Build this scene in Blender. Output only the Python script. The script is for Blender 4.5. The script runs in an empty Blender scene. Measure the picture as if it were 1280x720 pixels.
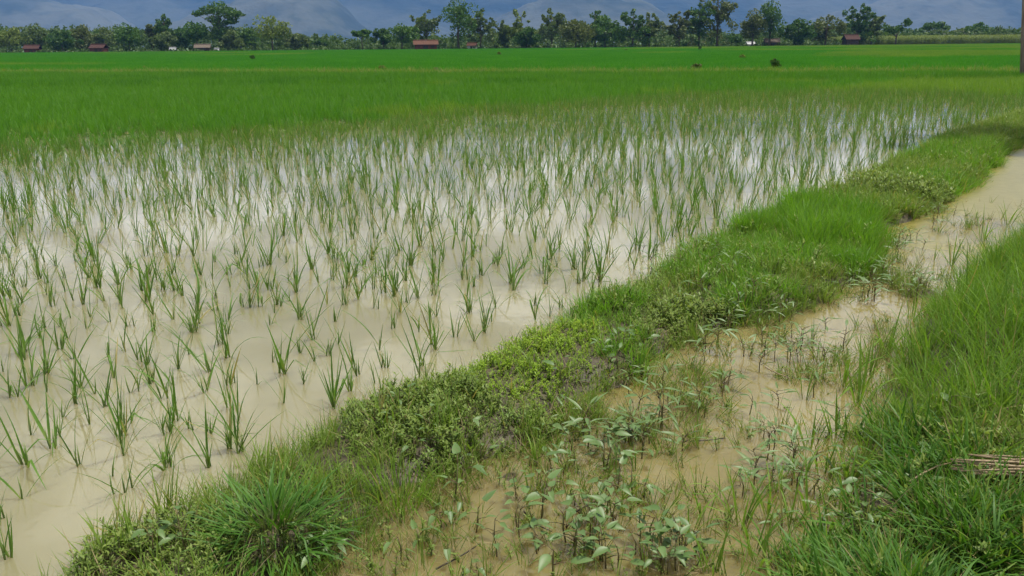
import bpy, math, random
import numpy as np
from math import radians as R

random.seed(7)
rng = np.random.default_rng(11)
scene = bpy.context.scene
col = scene.collection

# ------------------------------------------------------------------ camera
CAM_H, FPX, PITCH, ROLL = 1.7, 1040.0, R(16.4), R(-0.54)
cam_data = bpy.data.cameras.new("camera")
cam_data.sensor_width = 36.0
cam_data.lens = 36.0 * FPX / 1280.0
cam_data.clip_start, cam_data.clip_end = 0.05, 20000
cam = bpy.data.objects.new("camera", cam_data)
col.objects.link(cam)


def rot_x(a):
    return np.array([[1, 0, 0], [0, math.cos(a), -math.sin(a)], [0, math.sin(a), math.cos(a)]])


def rot_z(a):
    return np.array([[math.cos(a), -math.sin(a), 0], [math.sin(a), math.cos(a), 0], [0, 0, 1]])


CR = rot_x(math.pi / 2 - PITCH) @ rot_z(ROLL)
from mathutils import Matrix, Vector
M4 = Matrix([[*CR[0], 0], [*CR[1], 0], [*CR[2], CAM_H], [0, 0, 0, 1]])
cam.matrix_world = M4
scene.camera = cam

# ------------------------------------------------------------------ world, sun, exposure
SUN_EL, SUN_AZ = R(72), R(60)          # azimuth measured from +Y towards +X
world = bpy.data.worlds.new("World")
scene.world = world
world.use_nodes = True
wn, wl = world.node_tree.nodes, world.node_tree.links
wn.clear()
w_out = wn.new("ShaderNodeOutputWorld")
w_bg = wn.new("ShaderNodeBackground")
w_bg.inputs["Strength"].default_value = 0.1
w_sky = wn.new("ShaderNodeTexSky")
w_sky.sky_type = 'NISHITA'
w_sky.sun_disc = False
w_sky.sun_elevation = SUN_EL
w_sky.sun_rotation = SUN_AZ
w_sky.dust_density = 2.0
w_tc = wn.new("ShaderNodeTexCoord")
w_sep = wn.new("ShaderNodeSeparateXYZ")
wl.new(w_tc.outputs["Generated"], w_sep.inputs[0])
w_max = wn.new("ShaderNodeMath"); w_max.operation = 'MAXIMUM'; w_max.inputs[1].default_value = 0.0
wl.new(w_sep.outputs["Z"], w_max.inputs[0])
w_add = wn.new("ShaderNodeMath"); w_add.operation = 'ADD'; w_add.inputs[1].default_value = 0.12
wl.new(w_max.outputs[0], w_add.inputs[0])
w_dx = wn.new("ShaderNodeMath"); w_dx.operation = 'DIVIDE'
w_dy = wn.new("ShaderNodeMath"); w_dy.operation = 'DIVIDE'
wl.new(w_sep.outputs["X"], w_dx.inputs[0]); wl.new(w_add.outputs[0], w_dx.inputs[1])
wl.new(w_sep.outputs["Y"], w_dy.inputs[0]); wl.new(w_add.outputs[0], w_dy.inputs[1])
w_comb = wn.new("ShaderNodeCombineXYZ")
wl.new(w_dx.outputs[0], w_comb.inputs[0]); wl.new(w_dy.outputs[0], w_comb.inputs[1])
w_noise = wn.new("ShaderNodeTexNoise")
w_noise.inputs["Scale"].default_value = 0.85
w_noise.inputs["Detail"].default_value = 7
w_noise.inputs["Roughness"].default_value = 0.56
wl.new(w_comb.outputs[0], w_noise.inputs["Vector"])
w_ramp = wn.new("ShaderNodeMapRange")
w_ramp.interpolation_type = 'SMOOTHSTEP'
w_ramp.inputs["From Min"].default_value = 0.34
w_ramp.inputs["From Max"].default_value = 0.52
w_zr = wn.new("ShaderNodeMapRange"); w_zr.interpolation_type = 'SMOOTHSTEP'
w_zr.inputs["From Min"].default_value = 0.25; w_zr.inputs["From Max"].default_value = 0.75
w_zr.inputs["To Min"].default_value = 0.02; w_zr.inputs["To Max"].default_value = -0.10
wl.new(w_sep.outputs["Z"], w_zr.inputs["Value"])
w_cov = wn.new("ShaderNodeMath"); w_cov.operation = 'ADD'
wl.new(w_noise.outputs["Fac"], w_cov.inputs[0]); wl.new(w_zr.outputs[0], w_cov.inputs[1])
wl.new(w_cov.outputs[0], w_ramp.inputs["Value"])
w_mix = wn.new("ShaderNodeMixRGB")
w_n2 = wn.new("ShaderNodeTexNoise")                    # bright heads and grey bodies of the clouds
w_n2.inputs["Scale"].default_value = 2.1
w_n2.inputs["Detail"].default_value = 6
wl.new(w_comb.outputs[0], w_n2.inputs["Vector"])
w_r2 = wn.new("ShaderNodeMapRange"); w_r2.interpolation_type = 'SMOOTHSTEP'
w_r2.inputs["From Min"].default_value = 0.42; w_r2.inputs["From Max"].default_value = 0.60
wl.new(w_n2.outputs["Fac"], w_r2.inputs["Value"])
w_cc = wn.new("ShaderNodeMixRGB")
w_cc.inputs["Color1"].default_value = (5.5, 5.5, 5.6, 1)
w_cc.inputs["Color2"].default_value = (17.5, 17.2, 16.6, 1)
wl.new(w_r2.outputs[0], w_cc.inputs["Fac"])
wl.new(w_cc.outputs[0], w_mix.inputs["Color2"])
wl.new(w_ramp.outputs[0], w_mix.inputs["Fac"])
wl.new(w_sky.outputs[0], w_mix.inputs["Color1"])
wl.new(w_mix.outputs[0], w_bg.inputs["Color"])
wl.new(w_bg.outputs[0], w_out.inputs["Surface"])

sun_data = bpy.data.lights.new("sun", 'SUN')
sun_data.energy = 5.0
sun_data.angle = R(1.5)
sun_data.color = (1.0, 0.95, 0.86)
sun = bpy.data.objects.new("sun", sun_data)
col.objects.link(sun)
sun_dir = Vector((math.cos(SUN_EL) * math.sin(SUN_AZ), math.cos(SUN_EL) * math.cos(SUN_AZ), math.sin(SUN_EL)))
sun.rotation_euler = sun_dir.to_track_quat('Z', 'Y').to_euler()
sun.location = (0, 0, 60)

scene.view_settings.view_transform = 'Standard'
scene.view_settings.look = 'None'
scene.view_settings.exposure = 0.06
scene.view_settings.gamma = 1.0
scene.render.engine = 'CYCLES'
scene.cycles.use_denoising = True
scene.cycles.max_bounces = 8
scene.cycles.volume_bounces = 0
scene.cycles.transparent_max_bounces = 8


# ------------------------------------------------------------------ pixel <-> place
def ray(px, py):
    d = CR @ np.array([(px - 640.0) / FPX, -(py - 360.0) / FPX, -1.0])
    return d


def G(px, py, z=0.0):
    """the point of the level z seen at a photo pixel"""
    d = ray(px, py)
    t = (z - CAM_H) / d[2]
    return d[0] * t, d[1] * t


def at_depth(px, py, Y):
    """the point at ground distance Y (metres ahead) seen at a photo pixel: x, z"""
    d = ray(px, py)
    t = Y / d[1]
    return d[0] * t, CAM_H + d[2] * t


def smooth(a, b, x):
    t = np.clip((x - a) / (b - a), 0, 1)
    return t * t * (3 - 2 * t)


def vnoise(x, y, seed=0):
    xi = np.floor(x).astype(np.int64); yi = np.floor(y).astype(np.int64)
    xf = x - xi; yf = y - yi
    u = xf * xf * (3 - 2 * xf); v = yf * yf * (3 - 2 * yf)

    def h(a, b):
        n = (a * 374761393 + b * 668265263 + seed * 1442695041) & 0x7fffffff
        n = ((n ^ (n >> 13)) * 1274126177) & 0x7fffffff
        n = (n ^ (n >> 16)) & 0xffff
        return n / 65535.0
    return (h(xi, yi) * (1 - u) + h(xi + 1, yi) * u) * (1 - v) + (h(xi, yi + 1) * (1 - u) + h(xi + 1, yi + 1) * u) * v


def fbm(x, y, octaves=4, seed=0):
    s, a, tot = 0, 1.0, 0
    for o in range(octaves):
        s = s + a * vnoise(x * 2 ** o + 13.7 * o, y * 2 ** o - 7.3 * o, seed + o)
        tot += a
        a *= 0.5
    return s / tot


# ------------------------------------------------------------------ tagging and mesh helpers
def tag(o, label=None, cat=None, group=None, kind=None):
    if label: o["label"] = label
    if cat: o["category"] = cat
    if group: o["group"] = group
    if kind: o["kind"] = kind
    return o


def empty(name, loc, rz=0.0):
    o = bpy.data.objects.new(name, None)
    o.empty_display_size = 0.1
    o.location = loc
    o.rotation_euler = (0, 0, rz)
    col.objects.link(o)
    return o


class Acc:
    """collects faces with a 0..1 position along the blade"""
    def __init__(s):
        s.v, s.f, s.t, s.r, s.n = [], [], [], [], 0

    def add(s, v, f, t):
        s.v.append(np.asarray(v, float)); s.t.append(np.asarray(t, float)); s.r.append(np.full(len(v), random.random()))
        s.f.extend([tuple(i + s.n for i in q) for q in f])
        s.n += len(v)

    def mesh(s, name, mat, smooth_shade=True):
        me = bpy.data.meshes.new(name)
        V = np.concatenate(s.v)
        me.from_pydata(V.tolist(), [], s.f)
        a = me.attributes.new("t", 'FLOAT', 'POINT')
        a.data.foreach_set("value", np.concatenate(s.t).astype(np.float32))
        a = me.attributes.new("rnd", 'FLOAT', 'POINT')
        a.data.foreach_set("value", np.concatenate(s.r).astype(np.float32))
        if smooth_shade:
            me.polygons.foreach_set("use_smooth", np.ones(len(me.polygons), bool))
        me.materials.append(mat)
        me.update()
        return me


def obj(name, me, parent=None, loc=(0, 0, 0), rot=(0, 0, 0), scale=(1, 1, 1)):
    o = bpy.data.objects.new(name, me)
    o.location, o.rotation_euler, o.scale = loc, rot, scale
    col.objects.link(o)
    if parent is not None:
        o.parent = parent
    return o


def blade(L, W, tilt, bend, segs=4, fold=0.0, taper=2.2, broad=0.35, twist=0.0):
    """a grass blade leaning to +X; tilt at base and extra bend to the tip in radians from the vertical"""
    P = np.zeros((segs + 1, 3)); p = np.zeros(3)
    T = np.linspace(0, 1, segs + 1)
    for i in range(segs + 1):
        P[i] = p
        a = tilt + bend * ((i + 0.5) / segs) ** 1.6
        p = p + np.array([math.sin(a), 0, math.cos(a)]) * L / segs
    w = W * np.minimum(1.0, 0.55 + T / broad * 0.45) * (1 - T ** taper)
    w = np.maximum(w, W * 0.03)
    tw = twist * T
    V, F, TT = [], [], []
    for i in range(segs + 1):
        c, s = math.cos(tw[i]), math.sin(tw[i])
        a = tilt + bend * T[i] ** 1.6
        nrm = np.array([-math.cos(a), 0, math.sin(a)])
        side = np.array([0, 1, 0]) * c + nrm * s
        if fold:
            V += [P[i] - side * w[i] / 2 + nrm * fold * w[i], P[i], P[i] + side * w[i] / 2 + nrm * fold * w[i]]
            TT += [T[i]] * 3
        else:
            V += [P[i] - side * w[i] / 2, P[i] + side * w[i] / 2]
            TT += [T[i]] * 2
    k = 3 if fold else 2
    for i in range(segs):
        for j in range(k - 1):
            a = i * k + j
            F.append((a, a + 1, a + k + 1, a + k))
    return np.array(V), F, np.array(TT)


def turn(V, az, base=(0, 0, 0)):
    c, s = math.cos(az), math.sin(az)
    return V @ np.array([[c, s, 0], [-s, c, 0], [0, 0, 1]]) + np.asarray(base)


def tube(pts, radii, sides=6, t0=0.0, t1=1.0):
    pts = np.asarray(pts, float); n = len(pts)
    V, F, T = [], [], []
    for i in range(n):
        d = pts[min(i + 1, n - 1)] - pts[max(i - 1, 0)]
        d = d / (np.linalg.norm(d) + 1e-9)
        ref = np.array([1.0, 0, 0]) if abs(d[0]) < 0.8 else np.array([0, 1.0, 0])
        u = np.cross(d, ref); u /= np.linalg.norm(u)
        w = np.cross(d, u)
        for k in range(sides):
            a = 2 * math.pi * k / sides
            V.append(pts[i] + (u * math.cos(a) + w * math.sin(a)) * radii[i])
            T.append(t0 + (t1 - t0) * i / (n - 1))
    for i in range(n - 1):
        for k in range(sides):
            a, b = i * sides + k, i * sides + (k + 1) % sides
            F.append((a, b, b + sides, a + sides))
    F.append(tuple(range(sides - 1, -1, -1)))
    F.append(tuple((n - 1) * sides + k for k in range(sides)))
    return np.array(V), F, np.array(T)


# ------------------------------------------------------------------ materials
def new_mat(name):
    m = bpy.data.materials.new(name)
    m.use_nodes = True
    n, l = m.node_tree.nodes, m.node_tree.links
    n.clear()
    out = n.new("ShaderNodeOutputMaterial")
    return m, n, l, out


def rgb(n, c):
    x = n.new("ShaderNodeRGB"); x.outputs[0].default_value = (*c, 1); return x.outputs[0]


def mix(n, l, fac, a, b, blend='MIX'):
    x = n.new("ShaderNodeMixRGB"); x.blend_type = blend
    for s, v in ((x.inputs[0], fac), (x.inputs[1], a), (x.inputs[2], b)):
        if isinstance(v, (int, float)): s.default_value = v
        elif isinstance(v, tuple): s.default_value = (*v, 1)
        else: l.new(v, s)
    return x.outputs[0]


def noise(n, l, scale, detail=3, vec=None, rough=0.5):
    x = n.new("ShaderNodeTexNoise")
    x.inputs["Scale"].default_value = scale
    x.inputs["Detail"].default_value = detail
    x.inputs["Roughness"].default_value = rough
    if vec is None:
        g = n.new("ShaderNodeNewGeometry"); vec = g.outputs["Position"]
    l.new(vec, x.inputs["Vector"])
    return x.outputs["Fac"]


def maprange(n, l, v, a, b, c=0.0, d=1.0):
    x = n.new("ShaderNodeMapRange")
    x.interpolation_type = 'SMOOTHSTEP'
    x.inputs["From Min"].default_value = a; x.inputs["From Max"].default_value = b
    x.inputs["To Min"].default_value = c; x.inputs["To Max"].default_value = d
    l.new(v, x.inputs["Value"])
    return x.outputs[0]


def leaf_mat(name, colA, colB, base_col, rough=0.5, transl=0.35, spec=0.2, patch=0.6, base_to=0.35, tip=None, patch_amt=0.45, straw=0.0, mottle=False):
    m, n, l, out = new_mat(name)
    oi = n.new("ShaderNodeObjectInfo")
    ar = n.new("ShaderNodeAttribute"); ar.attribute_name = "rnd"
    av = n.new("ShaderNodeMath"); av.operation = 'MULTIPLY_ADD'; av.inputs[1].default_value = 0.6
    ob = n.new("ShaderNodeMath"); ob.operation = 'MULTIPLY'; ob.inputs[1].default_value = 0.4
    l.new(oi.outputs["Random"], ob.inputs[0]); l.new(ar.outputs["Fac"], av.inputs[0]); l.new(ob.outputs[0], av.inputs[2])
    c = mix(n, l, av.outputs[0], colA, colB)
    if straw:
        gt = n.new("ShaderNodeMath"); gt.operation = 'GREATER_THAN'; gt.inputs[1].default_value = 1 - straw
        fr = n.new("ShaderNodeMath"); fr.operation = 'FRACT'
        mu = n.new("ShaderNodeMath"); mu.operation = 'MULTIPLY_ADD'; mu.inputs[1].default_value = 17.3
        l.new(ar.outputs["Fac"], mu.inputs[0]); l.new(oi.outputs["Random"], mu.inputs[2]); l.new(mu.outputs[0], fr.inputs[0]); l.new(fr.outputs[0], gt.inputs[0])
        c = mix(n, l, gt.outputs[0], c, (0.30, 0.25, 0.10))
    if mottle:
        tcm = n.new("ShaderNodeNewGeometry")
        c = mix(n, l, maprange(n, l, noise(n, l, 130, 3), .52, .68, 0, .75), c, mix(n, l, .55, c, (0.16, 0.12, 0.06)))
    at = n.new("ShaderNodeAttribute"); at.attribute_name = "t"
    c = mix(n, l, maprange(n, l, at.outputs["Fac"], 0.0, base_to), base_col, c)
    if tip:
        c = mix(n, l, maprange(n, l, at.outputs["Fac"], 0.75, 1.0, 0, 0.6), c, tip)
    pf = maprange(n, l, noise(n, l, patch, 3), 0.35, 0.65)
    c = mix(n, l, mix(n, l, pf, (0, 0, 0), (patch_amt,) * 3), c, mix(n, l, 0.5, c, colB))
    p = n.new("ShaderNodeBsdfPrincipled")
    l.new(c, p.inputs["Base Color"])
    p.inputs["Roughness"].default_value = rough
    p.inputs["Specular IOR Level"].default_value = spec
    tr = n.new("ShaderNodeBsdfTranslucent")
    l.new(mix(n, l, 1.0, c, (1.25, 1.3, 0.6), 'MULTIPLY'), tr.inputs["Color"])
    ms = n.new("ShaderNodeMixShader"); ms.inputs[0].default_value = transl
    l.new(p.outputs[0], ms.inputs[1]); l.new(tr.outputs[0], ms.inputs[2])
    l.new(ms.outputs[0], out.inputs["Surface"])
    return m


def plain_mat(name, ca, cb, scale=8.0, rough=0.8, spec=0.2, bump=0.0, stretch=None):
    m, n, l, out = new_mat(name)
    tc = n.new("ShaderNodeTexCoord")
    vec = tc.outputs["Object"]
    if stretch:
        mp = n.new("ShaderNodeMapping"); mp.inputs["Scale"].default_value = stretch
        l.new(vec, mp.inputs["Vector"]); vec = mp.outputs[0]
    f = noise(n, l, scale, 5, vec)
    p = n.new("ShaderNodeBsdfPrincipled")
    l.new(mix(n, l, maprange(n, l, f, 0.3, 0.7), ca, cb), p.inputs["Base Color"])
    p.inputs["Roughness"].default_value = rough
    p.inputs["Specular IOR Level"].default_value = spec
    if bump:
        b = n.new("ShaderNodeBump"); b.inputs["Strength"].default_value = bump; b.inputs["Distance"].default_value = 0.02
        l.new(f, b.inputs["Height"]); l.new(b.outputs[0], p.inputs["Normal"])
    l.new(p.outputs[0], out.inputs["Surface"])
    return m


MAT = {}
MAT['rice'] = leaf_mat("rice_leaf", (0.055, 0.135, 0.018), (0.125, 0.235, 0.035), (0.19, 0.24, 0.055), rough=0.4, transl=0.35, patch=0.4, straw=0.05)
MAT['crop'] = leaf_mat("crop_leaf", (0.024, 0.118, 0.005), (0.105, 0.265, 0.015), (0.10, 0.15, 0.03), rough=0.5, transl=0.4, patch=0.12)
MAT['crop_deep'] = leaf_mat("deep_crop_leaf", (0.018, 0.145, 0.003), (0.075, 0.265, 0.008), (0.04, 0.13, 0.008), rough=0.5, transl=0.4, patch=0.05)
MAT['crop_yellow'] = leaf_mat("yellow_crop_leaf", (0.06, 0.16, 0.010), (0.17, 0.285, 0.026), (0.14, 0.18, 0.04), rough=0.5, transl=0.4, patch=0.1)
MAT['lush'] = leaf_mat("lush_grass_leaf", (0.075, 0.205, 0.014), (0.17, 0.32, 0.03), (0.12, 0.15, 0.04), rough=0.45, transl=0.4, patch=1.5)
MAT['short'] = leaf_mat("short_grass_leaf", (0.10, 0.195, 0.022), (0.20, 0.28, 0.05), (0.15, 0.16, 0.05), rough=0.5, transl=0.35, patch=1.2, straw=0.08)
MAT['bank'] = leaf_mat("bank_grass_leaf", (0.080, 0.19, 0.016), (0.19, 0.305, 0.04), (0.14, 0.16, 0.05), rough=0.45, transl=0.4, patch=0.9, straw=0.04)
MAT['dark_tuft'] = leaf_mat("tuft_leaf", (0.03, 0.105, 0.010), (0.09, 0.20, 0.022), (0.08, 0.09, 0.035), rough=0.5, transl=0.3, spec=0.25, patch=3)
MAT['sprig'] = leaf_mat("sprig_leaf", (0.09, 0.175, 0.022), (0.26, 0.32, 0.085), (0.11, 0.09, 0.04), rough=0.45, transl=0.3, patch=2.5, base_to=0.5)
MAT['mat'] = leaf_mat("mat_leaf", (0.16, 0.30, 0.020), (0.31, 0.43, 0.04), (0.10, 0.13, 0.03), rough=0.45, transl=0.35, patch=3, base_to=0.4)
MAT['broad'] = leaf_mat("broad_leaf", (0.06, 0.135, 0.028), (0.15, 0.235, 0.07), (0.08, 0.145, 0.035), rough=0.45, transl=0.25, spec=0.4, patch=3, base_to=0.2, mottle=True)
MAT['yellowed'] = leaf_mat("yellowed_leaf", (0.42, 0.25, 0.04), (0.45, 0.30, 0.05), (0.3, 0.25, 0.06), rough=0.5, transl=0.25)
MAT['stalk'] = leaf_mat("weed_stalk", (0.10, 0.12, 0.04), (0.14, 0.10, 0.05), (0.10, 0.06, 0.035), rough=0.5, transl=0.0, base_to=0.6)
MAT['rice_stem'] = leaf_mat("rice_stem", (0.13, 0.21, 0.05), (0.18, 0.25, 0.07), (0.20, 0.20, 0.08), rough=0.5, transl=0.1)
MAT['dry'] = plain_mat("dry_straw", (0.20, 0.14, 0.075), (0.40, 0.31, 0.19), 30, 0.6, 0.3, 0.3, (1, 1, 12))
MAT['dead'] = leaf_mat("dead_grass", (0.22, 0.17, 0.08), (0.34, 0.28, 0.15), (0.14, 0.10, 0.05), rough=0.7, transl=0.2)
MAT['bark'] = plain_mat("bark", (0.07, 0.055, 0.04), (0.14, 0.115, 0.09), 3, 0.9, 0.1, 0.4)
MAT['twig'] = plain_mat("wet_twig", (0.03, 0.022, 0.015), (0.07, 0.05, 0.035), 25, 0.4, 0.4)
for k, a, b in (('tree_dark', (0.032, 0.085, 0.012), (0.07, 0.14, 0.02)),
                ('tree_green', (0.045, 0.115, 0.014), (0.085, 0.16, 0.024)),
                ('tree_olive', (0.075, 0.105, 0.022), (0.12, 0.145, 0.038)),
                ('tree_light', (0.105, 0.16, 0.022), (0.165, 0.21, 0.04)),
                ('tree_grey', (0.07, 0.12, 0.03), (0.13, 0.175, 0.055)),
                ('wood', (0.035, 0.08, 0.014), (0.09, 0.145, 0.03))):
    MAT[k] = leaf_mat(k + "_leaf", a, b, a, rough=0.55, transl=0.25, spec=0.25, patch=0.7, patch_amt=0.9)
MAT['maize'] = leaf_mat("maize_leaf", (0.10, 0.16, 0.03), (0.19, 0.24, 0.06), (0.10, 0.10, 0.04), rough=0.5, transl=0.35, patch=0.3, tip=(0.32, 0.30, 0.14))


def ground_mat():
    m, n, l, out = new_mat("wet_earth")
    g = n.new("ShaderNodeNewGeometry")
    f = noise(n, l, 14, 6); f2 = noise(n, l, 0.05, 4)
    c = mix(n, l, maprange(n, l, f, 0.3, 0.7), (0.040, 0.033, 0.017), (0.085, 0.068, 0.038))
    sep = n.new("ShaderNodeSeparateXYZ"); l.new(g.outputs["Position"], sep.inputs[0])
    field = mix(n, l, maprange(n, l, f2, 0.35, 0.65), (0.04, 0.10, 0.015), (0.08, 0.13, 0.025))
    far = maprange(n, l, sep.outputs["Y"], 34, 44)
    c = mix(n, l, far, c, field)
    p = n.new("ShaderNodeBsdfPrincipled")
    l.new(c, p.inputs["Base Color"])
    p.inputs["Roughness"].default_value = 0.6
    p.inputs["Specular IOR Level"].default_value = 0.3
    b = n.new("ShaderNodeBump"); b.inputs["Strength"].default_value = 0.6; b.inputs["Distance"].default_value = 0.02
    l.new(f, b.inputs["Height"]); l.new(b.outputs[0], p.inputs["Normal"])
    l.new(p.outputs[0], out.inputs["Surface"])
    return m


def water_mat(name, ca, cb, cc, rough=0.03, film=False):
    m, n, l, out = new_mat(name)
    f = noise(n, l, 0.9, 4); f2 = noise(n, l, 0.35, 5, rough=0.6)
    c = mix(n, l, maprange(n, l, f, 0.3, 0.7), ca, cb)
    c = mix(n, l, maprange(n, l, f2, 0.52, 0.68), c, cc)
    p = n.new("ShaderNodeBsdfPrincipled")
    l.new(c, p.inputs["Base Color"])
    p.inputs["Roughness"].default_value = rough
    if film:                                            # olive-yellow algae film on the still upper ditch
        g = n.new("ShaderNodeNewGeometry"); sp_ = n.new("ShaderNodeSeparateXYZ"); l.new(g.outputs["Position"], sp_.inputs[0])
        ad = n.new("ShaderNodeMath"); ad.operation = 'MULTIPLY_ADD'; ad.inputs[1].default_value = 7.0
        l.new(noise(n, l, 0.7, 3, rough=.5), ad.inputs[0]); l.new(sp_.outputs["Y"], ad.inputs[2])
        ff = maprange(n, l, ad.outputs[0], 9.6, 11.6)
        l.new(mix(n, l, ff, c, mix(n, l, maprange(n, l, noise(n, l, 9, 4), .35, .65), (0.17, 0.148, 0.028), (0.205, 0.178, 0.045))), p.inputs["Base Color"])
        mr = maprange(n, l, ad.outputs[0], 9.6, 11.6, rough, .3); l.new(mr, p.inputs["Roughness"])
    p.inputs["IOR"].default_value = 1.4
    p.subsurface_method = 'BURLEY'                     # silt-laden water: light spreads sideways in it
    p.inputs["Subsurface Weight"].default_value = 1.0
    p.inputs["Subsurface Scale"].default_value = 0.10
    p.inputs["Subsurface Radius"].default_value = (1.0, 0.8, 0.55)
    b = n.new("ShaderNodeBump"); b.inputs["Strength"].default_value = 0.05; b.inputs["Distance"].default_value = 0.02
    l.new(noise(n, l, 7.0, 4), b.inputs["Height"]); l.new(b.outputs[0], p.inputs["Normal"])
    l.new(p.outputs[0], out.inputs["Surface"])
    return m


MAT['ground'] = ground_mat()
MAT['paddy'] = water_mat("muddy_paddy_water", (0.185, 0.172, 0.092), (0.22, 0.204, 0.115), (0.195, 0.174, 0.085))
MAT['ditch'] = water_mat("muddy_ditch_water", (0.165, 0.138, 0.05), (0.20, 0.168, 0.068), (0.195, 0.165, 0.042), film=True)

# ------------------------------------------------------------------ the lie of the land
PXL = [(-60, 790), (30, 722), (130, 668), (235, 620), (330, 573), (395, 530), (470, 500), (560, 478), (640, 428), (700, 398), (765, 370), (840, 325),
       (910, 292), (985, 266), (1050, 240), (1125, 203), (1185, 174), (1280, 143)]
PXR = [(330, 790), (395, 722), (440, 672), (510, 634), (600, 580), (685, 546), (755, 503), (822, 458), (890, 418), (975, 396), (1046, 374), (1100, 338),
       (1110, 285), (1175, 262), (1235, 215), (1262, 188), (1330, 158)]
PXB = [(940, 790), (985, 722), (1035, 640), (1078, 570), (1090, 520), (1102, 470), (1146, 410), (1206, 345), (1258, 305), (1325, 268), (1440, 220)]
Lx, Ly = np.array([G(*p) for p in PXL]).T
Rx_, Ry = np.array([G(*p) for p in PXR]).T
Bx, By = np.array([G(*p) for p in PXB]).T


def edge(y, X, Y):
    y = np.asarray(y, float)
    o = np.argsort(Y); X, Y = X[o], Y[o]
    r = np.interp(y, Y, X)
    s0 = (X[2] - X[0]) / (Y[2] - Y[0]); s1 = (X[-1] - X[-3]) / (Y[-1] - Y[-3])
    r = np.where(y < Y[0], X[0] + np.maximum(s0, 0.3) * (y - Y[0]), r)
    return np.where(y > Y[-1], X[-1] + s1 * (y - Y[-1]), r)


xl = lambda y: edge(y, Lx, Ly)
xr = lambda y: edge(y, Rx_, Ry)
xb = lambda y: edge(y, Bx, By)

A0, A1 = G(0, 95), G(1280, 95)           # the low bund between the first and the second field
SL = (A1[1] - A0[1]) / (A1[0] - A0[0])
bound = lambda x: A0[1] + SL * (np.asarray(x, float) - A0[0])
MUD = [(*G(715, 692), 0.10, 0.115), (*G(660, 640), 0.14, 0.085), (*G(640, 600), 0.2, 0.10), (*G(900, 690), 0.2, 0.08), (*G(940, 655), 0.15, 0.09),
       (*G(1150, 365), 0.16, 0.105), (*G(1190, 350), 0.12, 0.09), (*G(800, 700), 0.16, 0.10), (*G(880, 548), 0.09, 0.10)]


def height(x, y):
    x = np.asarray(x, float); y = np.asarray(y, float)
    nz = fbm(x * 3.1, y * 3.1, 4, 3) - 0.5
    nz2 = fbm(x * 0.9, y * 0.9, 3, 9) - 0.5
    base = -0.10 + 0.02 * nz
    d = np.minimum(x - xl(y), xr(y) - x) * 0.72 + 0.16 * nz
    h1 = -0.10 + smooth(-0.12, 0.22, d) * (0.17 + 0.10 * nz2) + smooth(-0.05, 0.15, d) * 0.09 * nz
    d2 = (x - xb(y)) * 0.72 + 0.25 * nz
    h2 = -0.10 + smooth(-0.16, 0.45, d2) * (0.24 + 0.12 * nz2) + smooth(0, 0.2, d2) * 0.08 * nz + smooth(0.3, 1.6, d2) * 0.08
    # silted margins: mud breaks the surface here and there along both sides of the ditch
    nz3 = fbm(x * 5.3, y * 5.3, 4, 19)
    e1 = (x - xr(y)) * .72; e2 = (xb(y) - x) * .72
    silt = smooth(7.5, 5.0, y) * np.where(x > (xl(y) + xr(y)) / 2, np.maximum(smooth(.75, .0, e1), .8 * smooth(.45, .0, e2)), 0)
    base = base + silt * (.025 + .19 * (nz3 - .42))
    h = np.maximum(base, np.maximum(h1, h2))
    for mx, my, r, a in MUD:
        h = np.maximum(h, -0.10 + a * np.exp(-((x - mx) ** 2 + (y - my) ** 2) / r ** 2) * (1 + 1.5 * nz) + 0.04 * nz)
    dl = y - bound(x)
    h = np.where(dl > 0.5, np.maximum(h, 0.03 + 0.02 * nz), h)
    ridge = 0.16 * np.exp(-(dl / 0.5) ** 2) * (0.8 + nz2)
    return np.maximum(h, np.where(np.abs(dl) < 2, ridge - 0.02, -9))


def grow(a, step, end, k=1.35):
    out = []
    while a < end:
        a += step; step *= k
        out.append(min(a, end))
    return out


def axis(lo, hi, step, end0, end1):
    core = list(np.arange(lo, hi + 1e-6, step))
    return np.array([-v for v in grow(-lo, step * 1.6, -end0)][::-1] + core + grow(hi, step * 1.6, end1))


def grid_mesh(name, X, Y, Z, mat):
    ny, nx = Z.shape
    V = np.stack([X, Y, Z], -1).reshape(-1, 3)
    i = np.arange(ny * nx).reshape(ny, nx)
    F = np.stack([i[:-1, :-1], i[:-1, 1:], i[1:, 1:], i[1:, :-1]], -1).reshape(-1, 4)
    me = bpy.data.meshes.new(name)
    me.vertices.add(len(V)); me.vertices.foreach_set("co", V.astype(np.float32).ravel())
    me.loops.add(F.size); me.loops.foreach_set("vertex_index", F.astype(np.int32).ravel())
    me.polygons.add(len(F))
    me.polygons.foreach_set("loop_start", np.arange(0, F.size, 4, dtype=np.int32))
    me.polygons.foreach_set("loop_total", np.full(len(F), 4, np.int32))
    me.polygons.foreach_set("use_smooth", np.ones(len(F), bool))
    me.materials.append(mat)
    me.update(); me.validate()
    return me


gx = axis(-3.5, 12.0, 0.06, -7600, 7600)
gy = np.concatenate([axis(0.6, 19.0, 0.06, -2600, 30.0), np.arange(30.6, 62, 0.6), np.array(grow(62, 1.2, 8600))])
GX, GY = np.meshgrid(gx, gy)
tag(obj("ground", grid_mesh("ground", GX, GY, height(GX, GY), MAT['ground'])), kind="structure")

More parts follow.
